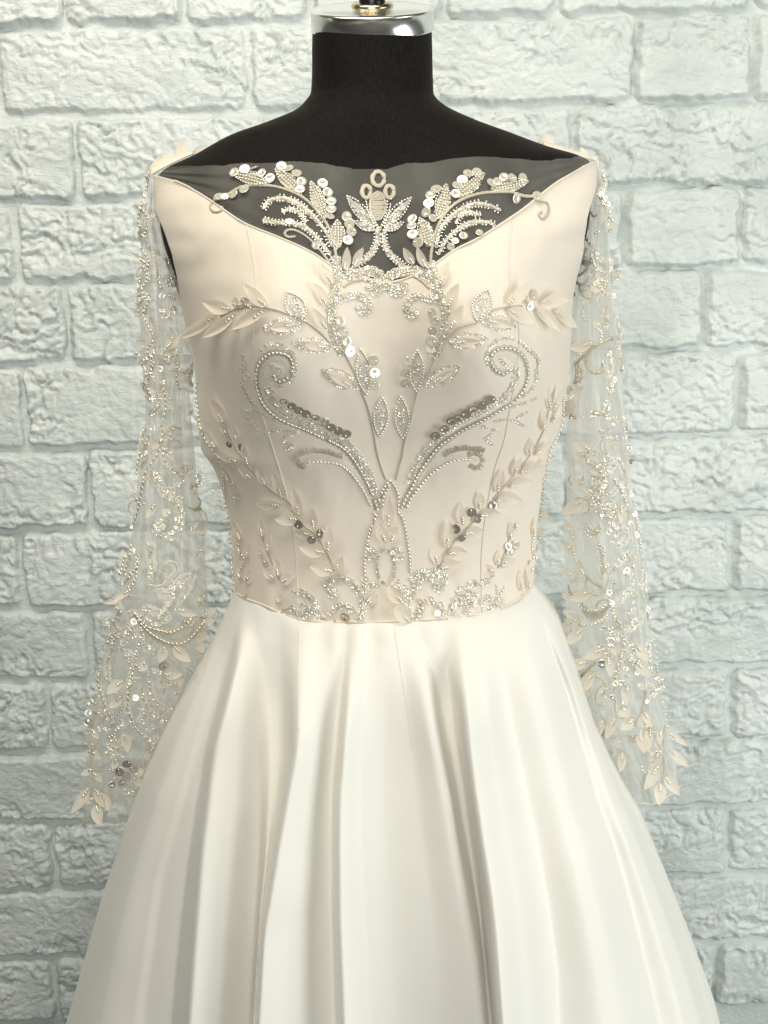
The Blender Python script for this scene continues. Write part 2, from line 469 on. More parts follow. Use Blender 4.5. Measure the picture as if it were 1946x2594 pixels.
def solve(s, curve, za, zb):
    lo, hi = np.full_like(s, zb), np.full_like(s, za)     # za upper
    for _ in range(40):
        m = 0.5 * (lo + hi)
        u, v = proj(P_at(s, m))
        below = v > np.interp(u, curve[:, 0], curve[:, 1])
        lo = np.where(below, m, lo); hi = np.where(below, hi, m)
    return 0.5 * (lo + hi)
NC, NR = 301, 220
s = np.linspace(0, 1, NC)
zt = solve(s, NECK, zv(395), zv(800, -.1))
zb_ = solve(s, SEAM, zv(1380, -.09), zv(1640, -.05))
zw_l, zw_r = zb_[0], zb_[-1]
t = np.linspace(0, 1, NR)[:, None]
Zg = zt[None] * (1 - t) + zb_[None] * t
G = P_at(np.broadcast_to(s, Zg.shape), Zg)
# soft drag wrinkles near the shoulders, puckers at the waist
U_, V_ = proj(G)
wr = 0.0026 * np.sin((U_ * 0.42 + V_ * 0.9) / 34.0 + fbm(U_ / 160, V_ / 160, 5.0, 2) * 2.2) * smooth(760, 560, V_) * smooth(0.30, 0.10, np.minimum(s, 1 - s)[None])
wr += 0.0011 * fbm(U_ / 120, V_ / 240, 8.0, 3) * smooth(430, 520, V_)
wr += 0.0012 * np.sin(U_ / 17 + fbm(U_ / 60, V_ / 90, 2.0, 2) * 2) * smooth(1440, 1560, V_)
G[..., 1] -= wr
bodice = adopt(mesh_obj('bodice', G.reshape(-1, 3), grid_faces(NR, NC), M_SATIN), gown)
md = bodice.modifiers.new('thickness', 'SOLIDIFY'); md.thickness = 0.0012; md.offset = 1
BVH_BOD = bvh(G.reshape(-1, 3), grid_faces(NR, NC))
# back of the bodice
pb = np.linspace(0, -math.pi, 80)
zr = np.linspace(zv(640), min(zw_l, zw_r), 60)
V = np.concatenate([body(pb, np.full_like(pb, z), 0.0) for z in zr])
adopt(mesh_obj('bodice_back', V, grid_faces(60, 80), M_SATIN), gown)

# sheer yoke between the neck edge and the satin
def form_hit(u, v, off):
    d = Vector(ray(u, v)).normalized()
    loc, n, i, dist = BVH_FORM.ray_cast(Vector(CAM), d)
    if loc is None:
        return None
    if n.dot(d) > 0: n = -n
    return np.array(loc + n * off)
us = np.linspace(393, 1508, 260)
NYR = 40
Y = np.zeros((NYR, len(us), 3))
edge_rag = 0.5 * RNG.standard_normal(len(us)) + 1.5 * vnoise(us / 30, us * 0, 3.0)
for j, u in enumerate(us):
    v0 = np.interp(u, TULLE[:, 0], TULLE[:, 1]) + edge_rag[j]
    v1 = max(np.interp(u, NECK[:, 0], NECK[:, 1]) + 10, v0 + 2)
    for i in range(NYR):
        v = v0 + (v1 - v0) * i / (NYR - 1)
        off = 0.0042
        p = form_hit(u, v, off)
        if p is None:
            p = Y[i - 1, j] if i else (Y[i, j - 1] if j else on_y(u, v, 0))
        for (tu, tv, sg) in ((393, 441, 1), (1510, 404, -1)):
            du, dv = (u - tu) * sg, v - tv
            an = math.atan2(dv, max(du, 1))
            p = p + np.array([0, -1, 0]) * 0.0017 * math.sin(an * 34 + 0.6 * sg) * math.exp(-du / 300.0) * min(1, du / 40)
        Y[i, j] = p
yoke = adopt(mesh_obj('illusion_yoke', Y.reshape(-1, 3), grid_faces(NYR, len(us)), M_YOKE), gown)
BVH_YOKE = bvh(Y.reshape(-1, 3), grid_faces(NYR, len(us)))

# ---------------------------------------------------------------- skirt with folds
SK_L = [(592, 1494), (586, 1513), (567, 1549), (540, 1610), (513, 1655), (464, 1734), (415, 1829), (368, 1933), (315, 2088), (259, 2254), (206, 2440), (162, 2594)]
SK_R = [(1357, 1474), (1386, 1504), (1416, 1551), (1450, 1635), (1478, 1722), (1505, 1809), (1557, 1922), (1606, 2008), (1649, 2104), (1694, 2213), (1750, 2354), (1807, 2508), (1828, 2594)]
sxl, szl = xz(SK_L); sxr, szr = xz(SK_R)
def ext(xs, zs, z):
    sl = (xs[1] - xs[0]) / (zs[1] - zs[0]) * 0.75
    return np.where(z < zs[0], xs[0] + (z - zs[0]) * sl, np.interp(z, zs, xs))
# fold lines: pixel path (v,u) and how far the cloth stands forward there (m, at full depth)
def fl(d, *pts, top=None):
    a = np.array(pts, float)
    return d, a[:, 1], a[:, 0], top
Aln = [(570, 1640), (520, 1800), (472, 1968), (399, 2228), (347, 2590)]
Bln = [(612, 1600), (607, 1657), (550, 1865), (524, 2124), (492, 2590)]
Cln = [(643, 1580), (655, 1720), (669, 1865), (674, 2020), (660, 2300), (645, 2590)]
Dln = [(757, 1576), (756, 1720), (754, 1865), (715, 2072), (672, 2300), (655, 2590)]
Eln = [(885, 1600), (866, 1813), (850, 2020), (850, 2280), (861, 2590)]
Fln = [(1045, 1585), (1090, 1730), (1122, 1880), (1140, 1959), (1172, 2144), (1212, 2376), (1236, 2590)]
FRn = [(1160, 1585), (1172, 1730), (1183, 1884), (1207, 2057), (1235, 2260), (1256, 2590)]
Gln = [(1236, 1562), (1270, 1710), (1305, 1884), (1340, 2057), (1380, 2260), (1403, 2434), (1409, 2590)]
Hln = [(1345, 1520), (1421, 1710), (1455, 1826), (1502, 2000), (1554, 2144), (1594, 2289), (1629, 2434), (1666, 2590)]
Jln = [(1385, 1560), (1470, 1760), (1560, 2000), (1650, 2230), (1722, 2434), (1770, 2590)]
def sh(line, *dus):
    return [(u + (dus[0] if len(dus) == 1 else dus[0] + (dus[1] - dus[0]) * i / (len(line) - 1)), v) for i, (u, v) in enumerate(line)]
def mid(l1, l2, f):
    vs = np.linspace(1600, 2590, 8)
    a, b = np.array(l1, float), np.array(l2, float)
    return [(np.interp(v, a[:, 1], a[:, 0]) * (1 - f) + np.interp(v, b[:, 1], b[:, 0]) * f, v) for v in vs]
FOLDS = [(0.004, mid(SK_L, Aln, .5)), (-0.002, sh(Aln, -12)), (-0.006, sh(Aln, 14)), (-0.006, mid(Aln, Bln, .6)), (0.034, sh(Bln, -2)), (0.036, sh(Bln, 4)), (0.024, mid(Bln, Cln, .45)), (0.000, sh(Cln, -7)), (-0.012, sh(Cln, 1)),
         (-0.014, sh(Cln, 10, 3)), (-0.012, mid(Cln, Dln, .55)), (0.032, sh(Dln, -3, -1)), (0.034, sh(Dln, 5)), (0.020, mid(Dln, Eln, .45)), (0.000, sh(Eln, -16)), (-0.001, sh(Eln, -6)), (0.024, sh(Eln, 8)), (0.023, sh(Eln, 14, 22)), (0.006, sh(Eln, 45, 80)), (0.001, sh(Eln, 95, 150)),
         (0.006, mid(Eln, Fln, .7)), (0.017, sh(Fln, -26)), (0.015, sh(Fln, -4)), (-0.016, sh(Fln, 10, 6)), (-0.014, mid(Fln, FRn, .6)), (0.030, sh(FRn, -2)), (0.033, sh(FRn, 6)), (0.020, mid(FRn, Gln, .5)), (0.004, sh(Gln, -5)), (0.001, sh(Gln, 3)), (0.014, mid(Gln, Hln, .42)), (0.014, mid(Gln, Hln, .6)),
         (0.003, sh(Hln, -5)), (0.000, sh(Hln, 3)), (0.011, mid(Hln, Jln, .6)), (0.010, Jln), (-0.003, mid(Jln, SK_R, .55))]
def fold_depth(u, v):
    def at(line):
        a = np.array(line, float)
        return np.interp(v, a[:, 1], a[:, 0])
    xs = np.stack([at(SK_L)] + [at(l) for _, l in FOLDS] + [at(SK_R)])
    xs = np.maximum.accumulate(xs + np.arange(len(xs))[:, None] * 0.01, 0)
    ds = np.array([0.0] + [d for d, _ in FOLDS] + [0.0])
    # smooth-step between the lines keeps crests round
    i = np.clip((xs <= u[None]).sum(0) - 1, 0, len(xs) - 2)
    x0, x1 = np.take_along_axis(xs, i[None], 0)[0], np.take_along_axis(xs, i[None] + 1, 0)[0]
    f = np.clip((u - x0) / np.maximum(x1 - x0, 1e-3), 0, 1)
    f = 0.55 * f + 0.45 * f * f * (3 - 2 * f)
    return ds[i] * (1 - f) + ds[i + 1] * f
NS, NV = 760, 150
zrow0 = 0.5 * (zw_l + zw_r)
rows_f = np.concatenate([[0.0], np.linspace(0, 1, NV - 1) ** 1.25])
ps = np.linspace(math.pi, 0, NS)
# waist ring: the seam in space
ring = P_at(np.interp(ps, [0, math.pi], [1, 0]), np.interp(np.interp(ps, [0, math.pi], [1, 0]), s, zb_))
zmin = 0.015
SKV = np.zeros((NV, NS, 3))
ZBOT = zv(2594, -.25)
for i, f in enumerate(rows_f):
    z = ring[:, 2] * (1 - f) + zmin * f
    xl, xr = ext(sxl, szl, z), ext(sxr, szr, z)
    # the sides fall from the seam ends
    a = 0.5 * (xr - xl) * 0.992; xc = 0.5 * (xr + xl)
    drop = ring[:, 2] - z
    b = 0.089 + 0.66 * np.clip(a - 0.135, 0, None) + 0.012 * smooth(0, 0.05, drop)
    X = xc + a * np.sign(np.cos(ps)) * np.abs(np.cos(ps)) ** EX
    Yv = -b * np.abs(np.sin(ps)) ** EX
    P = np.stack([X, Yv, z], -1)
    blend = smooth(0.0, 0.02, drop)[:, None]
    P = ring * (1 - blend) + P * blend
    u, v = proj(P)
    d = fold_depth(u, np.minimum(v, 2590))
    amp = (smooth(0.0, 0.08, drop) * 0.6 + 0.4 * smooth(0.05, 0.30, drop))
    edge = smooth(0.0, 0.10, np.abs(np.sin(ps)))
    P[:, 1] -= 1.65 * d * amp * edge
    P[:, 1] -= 0.0022 * np.sin(u / 13 + 1.5 * np.sin(u / 47)) * np.exp(-(drop / 0.045)) * smooth(0, .012, drop) * edge
    P[:, 1] -= 0.0012 * fbm(u / 150, v / 420, 31.0, 2) * amp
    SKV[i] = P
# even out noise along the folds
for _ in range(3):
    SKV[2:-1, :, 1] = 0.25 * SKV[1:-2, :, 1] + 0.5 * SKV[2:-1, :, 1] + 0.25 * SKV[3:, :, 1]
for _ in range(5):
    SKV[2:, 1:-1, 1] = 0.25 * SKV[2:, :-2, 1] + 0.5 * SKV[2:, 1:-1, 1] + 0.25 * SKV[2:, 2:, 1]
skirt = adopt(mesh_obj('skirt', SKV.reshape(-1, 3), grid_faces(NV, NS), M_SKIRT), gown)
md = skirt.modifiers.new('thickness', 'SOLIDIFY'); md.thickness = 0.0012; md.offset = 1
BVH_SK = bvh(SKV.reshape(-1, 3), grid_faces(NV, NS))
# back of the skirt
nb = 90
B = np.zeros((NV, nb, 3))
for i in range(NV):
    L_, R__ = SKV[i, 0], SKV[i, -1]
    th = np.linspace(math.pi, 2 * math.pi, nb)
    xc, a = 0.5 * (L_[0] + R__[0]), 0.5 * (R__[0] - L_[0])
    bb = min(0.086 + 0.9 * max(a - 0.135, 0), 0.40)
    X = xc + a * np.cos(th); Yb = -bb * np.sin(th)
    dep = 0.012 * np.sin(th * 11) * min(1, i / 60) * np.abs(np.sin(th))
    B[i] = np.stack([X, Yb + dep * 0.6, np.interp(th, [math.pi, 2 * math.pi], [L_[2], R__[2]])], -1)
adopt(mesh_obj('skirt_back', B.reshape(-1, 3), grid_faces(NV, nb), M_SKIRT), gown)

# ---------------------------------------------------------------- sheer sleeves
SL_OUT = [(381, 440), (377, 449), (371, 492), (357, 532), (351, 566), (352, 612), (358, 674), (352, 704), (350, 766), (352, 827), (352, 889), (357, 935), (364, 996), (366, 1064),
          (359, 1115), (349, 1176), (343, 1246), (340, 1316), (326, 1372), (306, 1451), (287, 1513), (272, 1583), (264, 1632), (250, 1690), (238, 1762), (227, 1820), (215, 1884), (206, 1965), (199, 2037), (202, 2098), (203, 2130)]
SL_IN = [(394, 440), (400, 460), (420, 530), (450, 600), (475, 700), (488, 800), (492, 880), (482, 950), (471, 1008), (474, 1050), (478, 1092), (485, 1148), (491, 1232), (502, 1297), (510, 1333),
         (513, 1386), (516, 1442), (520, 1498), (523, 1535), (520, 1600), (510, 1680), (490, 1750), (450, 1840), (410, 1930), (372, 2020), (345, 2100), (340, 2130)]
SR_OUT = [(1514, 405), (1520, 428), (1526, 458), (1540, 492), (1544, 535), (1541, 566), (1546, 643), (1551, 704), (1558, 781), (1572, 843), (1580, 904), (1578, 966), (1581, 994), (1595, 1106), (1604, 1218),
          (1612, 1302), (1623, 1400), (1634, 1456), (1640, 1513), (1650, 1590), (1664, 1690), (1684, 1791), (1704, 1849), (1722, 1922), (1728, 1991), (1729, 2050)]
SR_IN = [(1508, 405), (1504, 440), (1490, 520), (1478, 580), (1470, 640), (1458, 710), (1449, 781), (1446, 843), (1452, 920), (1456, 1008), (1446, 1092), (1444, 1204), (1444, 1288), (1436, 1330), (1437, 1428),
         (1443, 1498), (1441, 1555), (1443, 1620), (1462, 1700), (1490, 1790), (1530, 1880), (1570, 1960), (1595, 2040)]
HEM_L = np.array([(190, 2098), (203, 2096), (236, 2062), (265, 2085), (300, 2092), (345, 2080)], float)
HEM_R = np.array([(1560, 2034), (1620, 2034), (1661, 2036), (1707, 2006), (1728, 1990), (1740, 1985)], float)
def sleeve(name, OUT, INN, hem, seed, side):
    ox, oz = xz(OUT, 0.0); ix, iz = xz(INN, 0.0)
    zt_, zbm = min(oz[-1], iz[-1]), max(oz[0], iz[0])
    nr, nc = 220, 120
    an = np.linspace(0, 2 * math.pi, nc + 1)[:-1]
    Vg = np.zeros((nr, nc, 3)); HUL = np.zeros((nr, nc, 3))
    for i in range(nr):
        z = zt_ + (zbm - zt_) * i / (nr - 1)
        xo, xi = np.interp(z, oz, ox), np.interp(z, iz, ix)
        xc, a = 0.5 * (xo + xi), 0.5 * abs(xo - xi)
        f = i / (nr - 1)
        b = np.interp(f, [0, .05, .2, .5, 1.0], [.006, .025, .042, .045, .052])
        yc = np.interp(f, [0, .1, .3, .6, 1.0], [.0, .012, .018, .012, .03])
        zz = z * 9
        w = (0.10 * np.sin(3 * an + seed + 1.3 * math.sin(zz * .7)) + 0.13 * np.sin(7 * an + 1.7 * seed + 1.1 * math.sin(zz + seed))
             + 0.10 * np.sin(12 * an + 0.7 * seed + 1.6 * math.sin(zz * 1.4)) + 0.05 * np.sin(21 * an + zz * 2.0))
        w = w * np.interp(f, [0, .08, .35, .6, 1], [.2, 1.25, 1.0, .75, .55])
        cx, sy = np.cos(an), np.sin(an)
        HUL[i, :, 0] = xc + a * cx; HUL[i, :, 1] = yc - b * sy * 1.12; HUL[i, :, 2] = z
        w = 0.75 * w
        Vg[i, :, 0] = xc + a * cx * (1 + 0.12 * w * np.abs(sy)) + a * 0.22 * w * sy * sy
        Vg[i, :, 1] = yc - b * sy * (1 + 1.5 * w)
        Vg[i, :, 2] = z
    u, v = proj(Vg.reshape(-1, 3))
    u, v = u.reshape(nr, nc), v.reshape(nr, nc)
    lim = np.interp(u, hem[:, 0], hem[:, 1])
    # draw the hem up to its slanting edge: rows past it slide onto it
    for c in range(nc):
        last = nr - 1
        for i in range(nr):
            if v[i, c] > lim[i, c]:
                last = max(i, 2); break
        idx = np.linspace(0, last, nr)
        for k_ in range(3):
            Vg[:, c, k_] = np.interp(idx, np.arange(nr), Vg[:, c, k_].copy())
    o = adopt(mesh_obj(name, Vg.reshape(-1, 3), grid_faces(nr, nc, True), M_SLEEVE), gown)
    return o, bvh(HUL.reshape(-1, 3), grid_faces(nr, nc, True))
sleeve_l, BVH_SL = sleeve('sleeve', SL_OUT, SL_IN, HEM_L, 1.0, -1)
sleeve_r, BVH_SR = sleeve('sleeve', SR_OUT, SR_IN, HEM_R, 4.2, 1)

# ---------------------------------------------------------------- embroidery laid on the cloth
class Cloth:
    def __init__(self, trees, parents, fallback_y=0.0, lift=0.0):
        self.trees, self.parents, self.fy, self.lift = trees, parents, fallback_y, lift
    def hit(self, u, v):
        d = Vector(ray(u, v)).normalized(); o = Vector(CAM)
        best = None
        for tr, pa in zip(self.trees, self.parents):
            loc, n, i, dist = tr.ray_cast(o, d)
            if loc is not None and (best is None or dist < best[3]):
                best = (loc, n, pa, dist)
        if best is None:
            q = Vector(on_y(u, v, self.fy))
            bd = None
            for tr, pa in zip(self.trees, self.parents):
                loc, n, i, dist = tr.find_nearest(q)
                if bd is None or dist < bd[2]:
                    bd = (loc, pa, dist)
            tt = (bd[0] - o).dot(d)
            return o + d * tt, -d, bd[1]
        loc, n, pa, dist = best
        if n.dot(d) > 0: n = -n
        if self.lift:
            n = (n - d * 0.8).normalized()
        return loc + n * self.lift, n, pa
BODY = Cloth([BVH_BOD, BVH_YOKE], [bodice, yoke])
SLV_L = Cloth([BVH_SL], [sleeve_l], 0.0, 0.0015)
SLV_R = Cloth([BVH_SR], [sleeve_r], 0.0, 0.0015)

def crop(ox, oy, sc):
    return lambda *pts: [(ox + x * sc, oy + y * sc) for x, y in pts]
K1, K2, K3, K4, K5, K6 = (crop(480, 380, .31344), crop(920, 380, .33755), crop(480, 820, .31344), crop(920, 820, .33755), crop(540, 1200, .27728), crop(920, 1200, .33755))
S1, S2, S3 = crop(180, 320, .30748), crop(180, 980, .28025), crop(160, 1560, .28931)
R1, R2, R3 = crop(1360, 320, .30748), crop(1360, 980, .28025), crop(1360, 1560, .28928)

def spline(pts, step):
    p = np.array(pts, float)
    if len(p) < 3:
        dense = p
    else:
        q = np.vstack([2 * p[0] - p[1], p, 2 * p[-1] - p[-2]])
        out = []
        for i in range(1, len(q) - 2):
            t = np.linspace(0, 1, 14, endpoint=False)[:, None]
            out.append(0.5 * (2 * q[i] + (q[i + 1] - q[i - 1]) * t + (2 * q[i - 1] - 5 * q[i] + 4 * q[i + 1] - q[i + 2]) * t**2 + (3 * q[i] - 3 * q[i + 1] + q[i + 2] - q[i - 1]) * t**3))
        dense = np.vstack(out + [p[-1:]])
    seg = np.r_[0, np.cumsum(np.hypot(*np.diff(dense, axis=0).T))]
    n = max(2, int(round(seg[-1] / step)) + 1)
    ss = np.linspace(0, seg[-1], n)
    return np.stack([np.interp(ss, seg, dense[:, 0]), np.interp(ss, seg, dense[:, 1])], -1)
def px_m(loc):
    return float((np.array(loc) - CAM) @ _F) / FPX
def child(name, me, parent, kind=None):
    o = bpy.data.objects.new(name, me)
    link(o)
    o.parent = parent
    o.matrix_parent_inverse = Matrix.Translation(Vector((0, 0, 0)))
    # parents sit under the gown's empty with an inverse offset: their world matrix is identity
    if kind:
        o['kind'] = kind
    return o
def frame(n, t):
    n = n.normalized()
    t = (t - n * t.dot(n))
    if t.length < 1e-6:
        t = n.orthogonal()
    t.normalize()
    return t, n.cross(t), n

# templates
def bead_template():
    V, k = [], 6
    for x, r in ((-1, 0.35), (-0.75, 0.85), (0, 1.0), (0.75, 0.85), (1, 0.35)):
        for i in range(k):
            a = 2 * math.pi * i / k
            V.append((x, r * math.cos(a), r * math.sin(a)))
    return np.array(V), np.array(grid_faces(5, k, True))
def ring_template(ri=0.40, n=10):
    V = []
    for r, h in ((ri, 0.0), (ri + .08, 0.12), (0.86, 0.05), (1.0, 0.16), (0.98, -0.02)):
        for i in range(n):
            a = 2 * math.pi * i / n
            V.append((r * math.cos(a), r * math.sin(a), h))
    return np.array(V), np.array(grid_faces(5, n, True))
BT, RT = bead_template(), ring_template()
class Batch:
    def __init__(self):
        self.V, self.F, self.n = [], [], 0
    def add(self, tpl, loc, t, b, n, sx, sy, sz):
        M = np.array([np.array(t) * sx, np.array(b) * sy, np.array(n) * sz])
        v = tpl[0] @ M + np.array(loc)
        self.V.append(v); self.F.append(tpl[1] + self.n); self.n += len(v)
    def build(self, name, mat, parent, shade=True):
        if not self.V:
            return None
        return child(name, mesh_data(name, np.vstack(self.V), np.vstack(self.F), mat, shade), parent, 'stuff')
def jit(n, amt):
    return (n + Vector(RNG.normal(0, amt, 3))).normalized()

def beads(cl, pts, r=3.2, ln=4.6, gap=0.9, mat=None, lift=0.9):
    bt = Batch(); pa = None
    P = spline(pts, 2 * ln + gap)
    H = [cl.hit(*p) for p in P]
    for i, (loc, n, pp) in enumerate(H):
        pa = pa or pp
        t = H[min(i + 1, len(H) - 1)][0] - H[max(i - 1, 0)][0]
        if RNG.random() < 0.04: continue
        t = t.normalized() + Vector(RNG.normal(0, 0.12, 3))
        t, b, n2 = frame(n, t)
        s = px_m(loc)
        bt.add(BT, loc + n * s * r * lift, t, b, n2, ln * s * RNG.uniform(.85, 1.1), r * s, r * s)
    return bt.build('bead_string', mat or M_BEAD, pa)
def rings(cl, pts, r=5.4, step=None, rows=1, width=0.0, tilt=0.28, mat=None, wob=0.0, skip=0.03):
    bt = Batch(); pa = None
    P = spline(pts, step or r * 1.62)
    D = np.gradient(P, axis=0); D /= np.maximum(np.hypot(D[:, 0], D[:, 1])[:, None], 1e-6)
    N = np.stack([-D[:, 1], D[:, 0]], -1)
    for k in range(rows):
        off = 0 if rows == 1 else width * (k / (rows - 1) - 0.5)
        for i, p in enumerate(P):
            if RNG.random() < skip: continue
            q = p + N[i] * (off + RNG.normal(0, 0.5 + wob)) + D[i] * RNG.normal(0, wob)
            loc, n, pp = cl.hit(*q)
            pa = pa or pp
            s = px_m(loc)
            t, b, n2 = frame(jit(n, tilt), Vector(RNG.normal(0, 1, 3)))
            rr = r * RNG.uniform(.88, 1.1)
            bt.add(RT, loc + n * s * (1.8 + RNG.uniform(0, 1.6)), t, b, n2, rr * s, rr * s, rr * s)
    return bt.build('sequin_string', mat or M_RING, pa)
def tube(cl, pts, r=3.5, mat=None, name='cord', flat=0.75, twist=True):
    P = spline(pts, max(2.5, r * 0.9))
    H = [cl.hit(*p) for p in P]
    L = np.array([h[0] for h in H]); 
    if len(L) > 4:
        L[1:-1] = 0.25 * L[:-2] + 0.5 * L[1:-1] + 0.25 * L[2:]
    k = 7; V = []
    for i, (loc, n, pp) in enumerate(H):
        t = Vector(L[min(i + 1, len(L) - 1)] - L[max(i - 1, 0)])
        t, b, n2 = frame(n, t)
        s = px_m(loc)
        rr = r * s * (1 + (0.16 * math.sin(i * 1.9) if twist else 0)) * (0.35 if i in (0, len(H) - 1) else 1)
        for j in range(k):
            a = 2 * math.pi * j / k
            V.append(np.array(Vector(L[i]) + n * (r * s * 0.45) + b * (math.cos(a) * rr) + n2 * (math.sin(a) * rr * flat)))
    return child(name, mesh_data(name, V, grid_faces(len(H), k, True), mat or M_CORD), H[0][2])
def ribbon(cl, pts, w, mat=None, taper=True, name='lace_band', lift=1.0):
    P = spline(pts, 4.0)
    H = [cl.hit(*p) for p in P]
    V = []; m = len(H)
    for i, (loc, n, pp) in enumerate(H):
        t = H[min(i + 1, m - 1)][0] - H[max(i - 1, 0)][0]
        t, b, n2 = frame(n, t)
        s = px_m(loc); f = i / max(m - 1, 1)
        ww = w * s * 0.5 * ((0.35 + 0.65 * math.sin(math.pi * min(1, f * 1.1 + .05)) ) if taper else 1.0) * (1 + 0.18 * math.sin(i * 1.7))
        for q in (-1, -0.4, 0.4, 1):
            V.append(np.array(loc + n * s * lift * (1.6 if abs(q) < .5 else 0.7) + b * (q * ww)))
    return child(name, mesh_data(name, V, grid_faces(m, 4), mat or M_LACE), H[0][2])

# petals: three shared shapes
def leaf_mesh(seed):
    rs = np.random.default_rng(seed)
    nu, nv = 13, 7
    V = []
    cup, curl, sk = rs.uniform(.04, .14), rs.uniform(.02, .14), rs.uniform(-.10, .10)
    for i in range(nu):
        t = i / (nu - 1)
        w = 0.5 * (math.sin(math.pi * t ** 0.85) ** 0.80) * (1 - 0.10 * t)
        for j in range(nv):
            q = 2 * j / (nv - 1) - 1
            V.append((t + 0.01 * math.sin(7 * q), q * w + sk * math.sin(math.pi * t), 0.03 + curl * t * t + cup * w * q * q * 1.1 - 0.02 * (1 - abs(q)) * math.sin(math.pi * t)))
    return mesh_data('leaf', V, grid_faces(nu, nv), M_LEAF)
LEAVES = [leaf_mesh(k) for k in (1, 2, 3, 4)]
STITCH = {}
def stitch(pa):
    return STITCH.setdefault(pa.name, (pa, Batch()))[1]
def leaf(cl, base, tip, w, sc, bead=True, lift=0.02):
    b0, n0, pa = cl.hit(*base)
    t0, n1, _ = cl.hit(*tip)
    if (t0 - b0).length > 2.2 * math.hypot(tip[0] - base[0], tip[1] - base[1]) * px_m(b0):
        d = Vector(ray(*tip)).normalized(); o = Vector(CAM)
        t0 = o + d * ((b0 - o).length)
    n = (n0 + n1 * 0.5 + (Vector(CAM) - b0).normalized() * 0.35).normalized()
    t = t0 - b0
    tv = t.copy()
    t, b, n = frame(jit(n, 0.10), t)
    L = max(tv.dot(t), 0.3 * tv.length)
    W = 1.18 * w * sc * px_m(b0)
    o = child('leaf', LEAVES[int(RNG.integers(0, 4))], pa)
    loc = b0 + n * (0.0012 + lift * L)
    o.matrix_basis = Matrix([[t[i] * L, b[i] * W, n[i] * L, loc[i]] for i in range(3)] + [[0, 0, 0, 1]])
    if bead:
        bt = stitch(pa); s = px_m(b0)
        k = 3 if L / s > 38 else 2
        for q in range(k):
            f = 0.10 + 0.11 * q
            pp = loc + t * (L * f) + n * (0.035 * L + 2.0 * s) + b * RNG.normal(0, .6) * s
            tt, bb, nn = frame(jit(n, .15), t + b * RNG.normal(0, .2))
            bt.add(BT, pp, tt, bb, nn, 4.0 * s, 2.7 * s, 2.7 * s)
def leaves(cl, K, sc, items, bead=True):
    for bx, by, tx, ty, w in items:
        (b, t) = K((bx, by), (tx, ty))
        leaf(cl, b, t, w, sc, bead)
def disc_mesh(mat):
    V, n = [], 18
    for r, h in ((0.10, -0.03), (0.16, -0.02), (0.55, 0.01), (0.93, 0.05), (1.0, 0.03)):
        for i in range(n):
            a = 2 * math.pi * i / n
            V.append((r * math.cos(a), r * math.sin(a), h))
    return mesh_data('sequin', V, grid_faces(5, n, True), mat)
DISC, DISCD = disc_mesh(M_SEQ), disc_mesh(M_SEQD)
def sequins(cl, K, sc, items, dark=False, tilt=0.22, bead=True):
    for it in items:
        x, y, r = it
        (p,) = K((x, y))
        loc, n, pa = cl.hit(*p)
        s = px_m(loc)
        t, b, n = frame(jit(n, tilt), Vector(RNG.normal(0, 1, 3)))
        q = r * sc * s * (1.12 if dark else 1.12)
        o = child('sequin', DISCD if dark else DISC, pa)
        l2 = loc + n * (0.0016 + RNG.uniform(0, 0.0012))
        o.matrix_basis = Matrix([[t[i] * q, b[i] * q, n[i] * q, l2[i]] for i in range(3)] + [[0, 0, 0, 1]])
        if bead:
            stitch(pa).add(BT, l2 + n * 1.5 * s + t * q * .55, t, b, n, 2.8 * s, 2.1 * s, 2.1 * s)
def lens(base, tip, w, n=14):
    """leaf-shaped outline in pixels"""
    b, t = np.array(base, float), np.array(tip, float)
    d = t - b; nn = np.array([-d[1], d[0]]) / max(np.hypot(*d), 1e-6)
    f = np.linspace(0, 1, n)
    e = np.sin(np.pi * f) ** 0.85 * w / 2
    A = b + f[:, None] * d + e[:, None] * nn
    Bk = b + f[:, None] * d - e[:, None] * nn
    return A.tolist(), Bk.tolist()
def bead_leaf(cl, K, sc, bx, by, tx, ty, w, ring_in=True):
    (b, t) = K((bx, by), (tx, ty))
    A, Bk = lens(b, t, w * sc)
    ribbon(cl, [b, ((b[0] + t[0]) / 2, (b[1] + t[1]) / 2), t], w * sc * 0.8)
    beads(cl, A, 2.7, 3.4); beads(cl, Bk, 2.7, 3.4)
    if ring_in:
        m = np.array(b) * .75 + np.array(t) * .25, np.array(b) * .3 + np.array(t) * .7
        rings(cl, [m[0].tolist(), m[1].tolist()], 4.6, rows=2, width=w * sc * .3, wob=1.2)
def ring_leaf(cl, K, sc, bx, by, tx, ty, w, r=4.6):
    (b, t) = K((bx, by), (tx, ty))
    A, Bk = lens(b, t, w * sc)
    rings(cl, A[1:], r); rings(cl, Bk, r)
    m = np.array(b) * .82 + np.array(t) * .18, np.array(b) * .15 + np.array(t) * .85
    leaf(cl, tuple(m[0]), tuple(m[1]), w * .58, sc, True, 0.03)
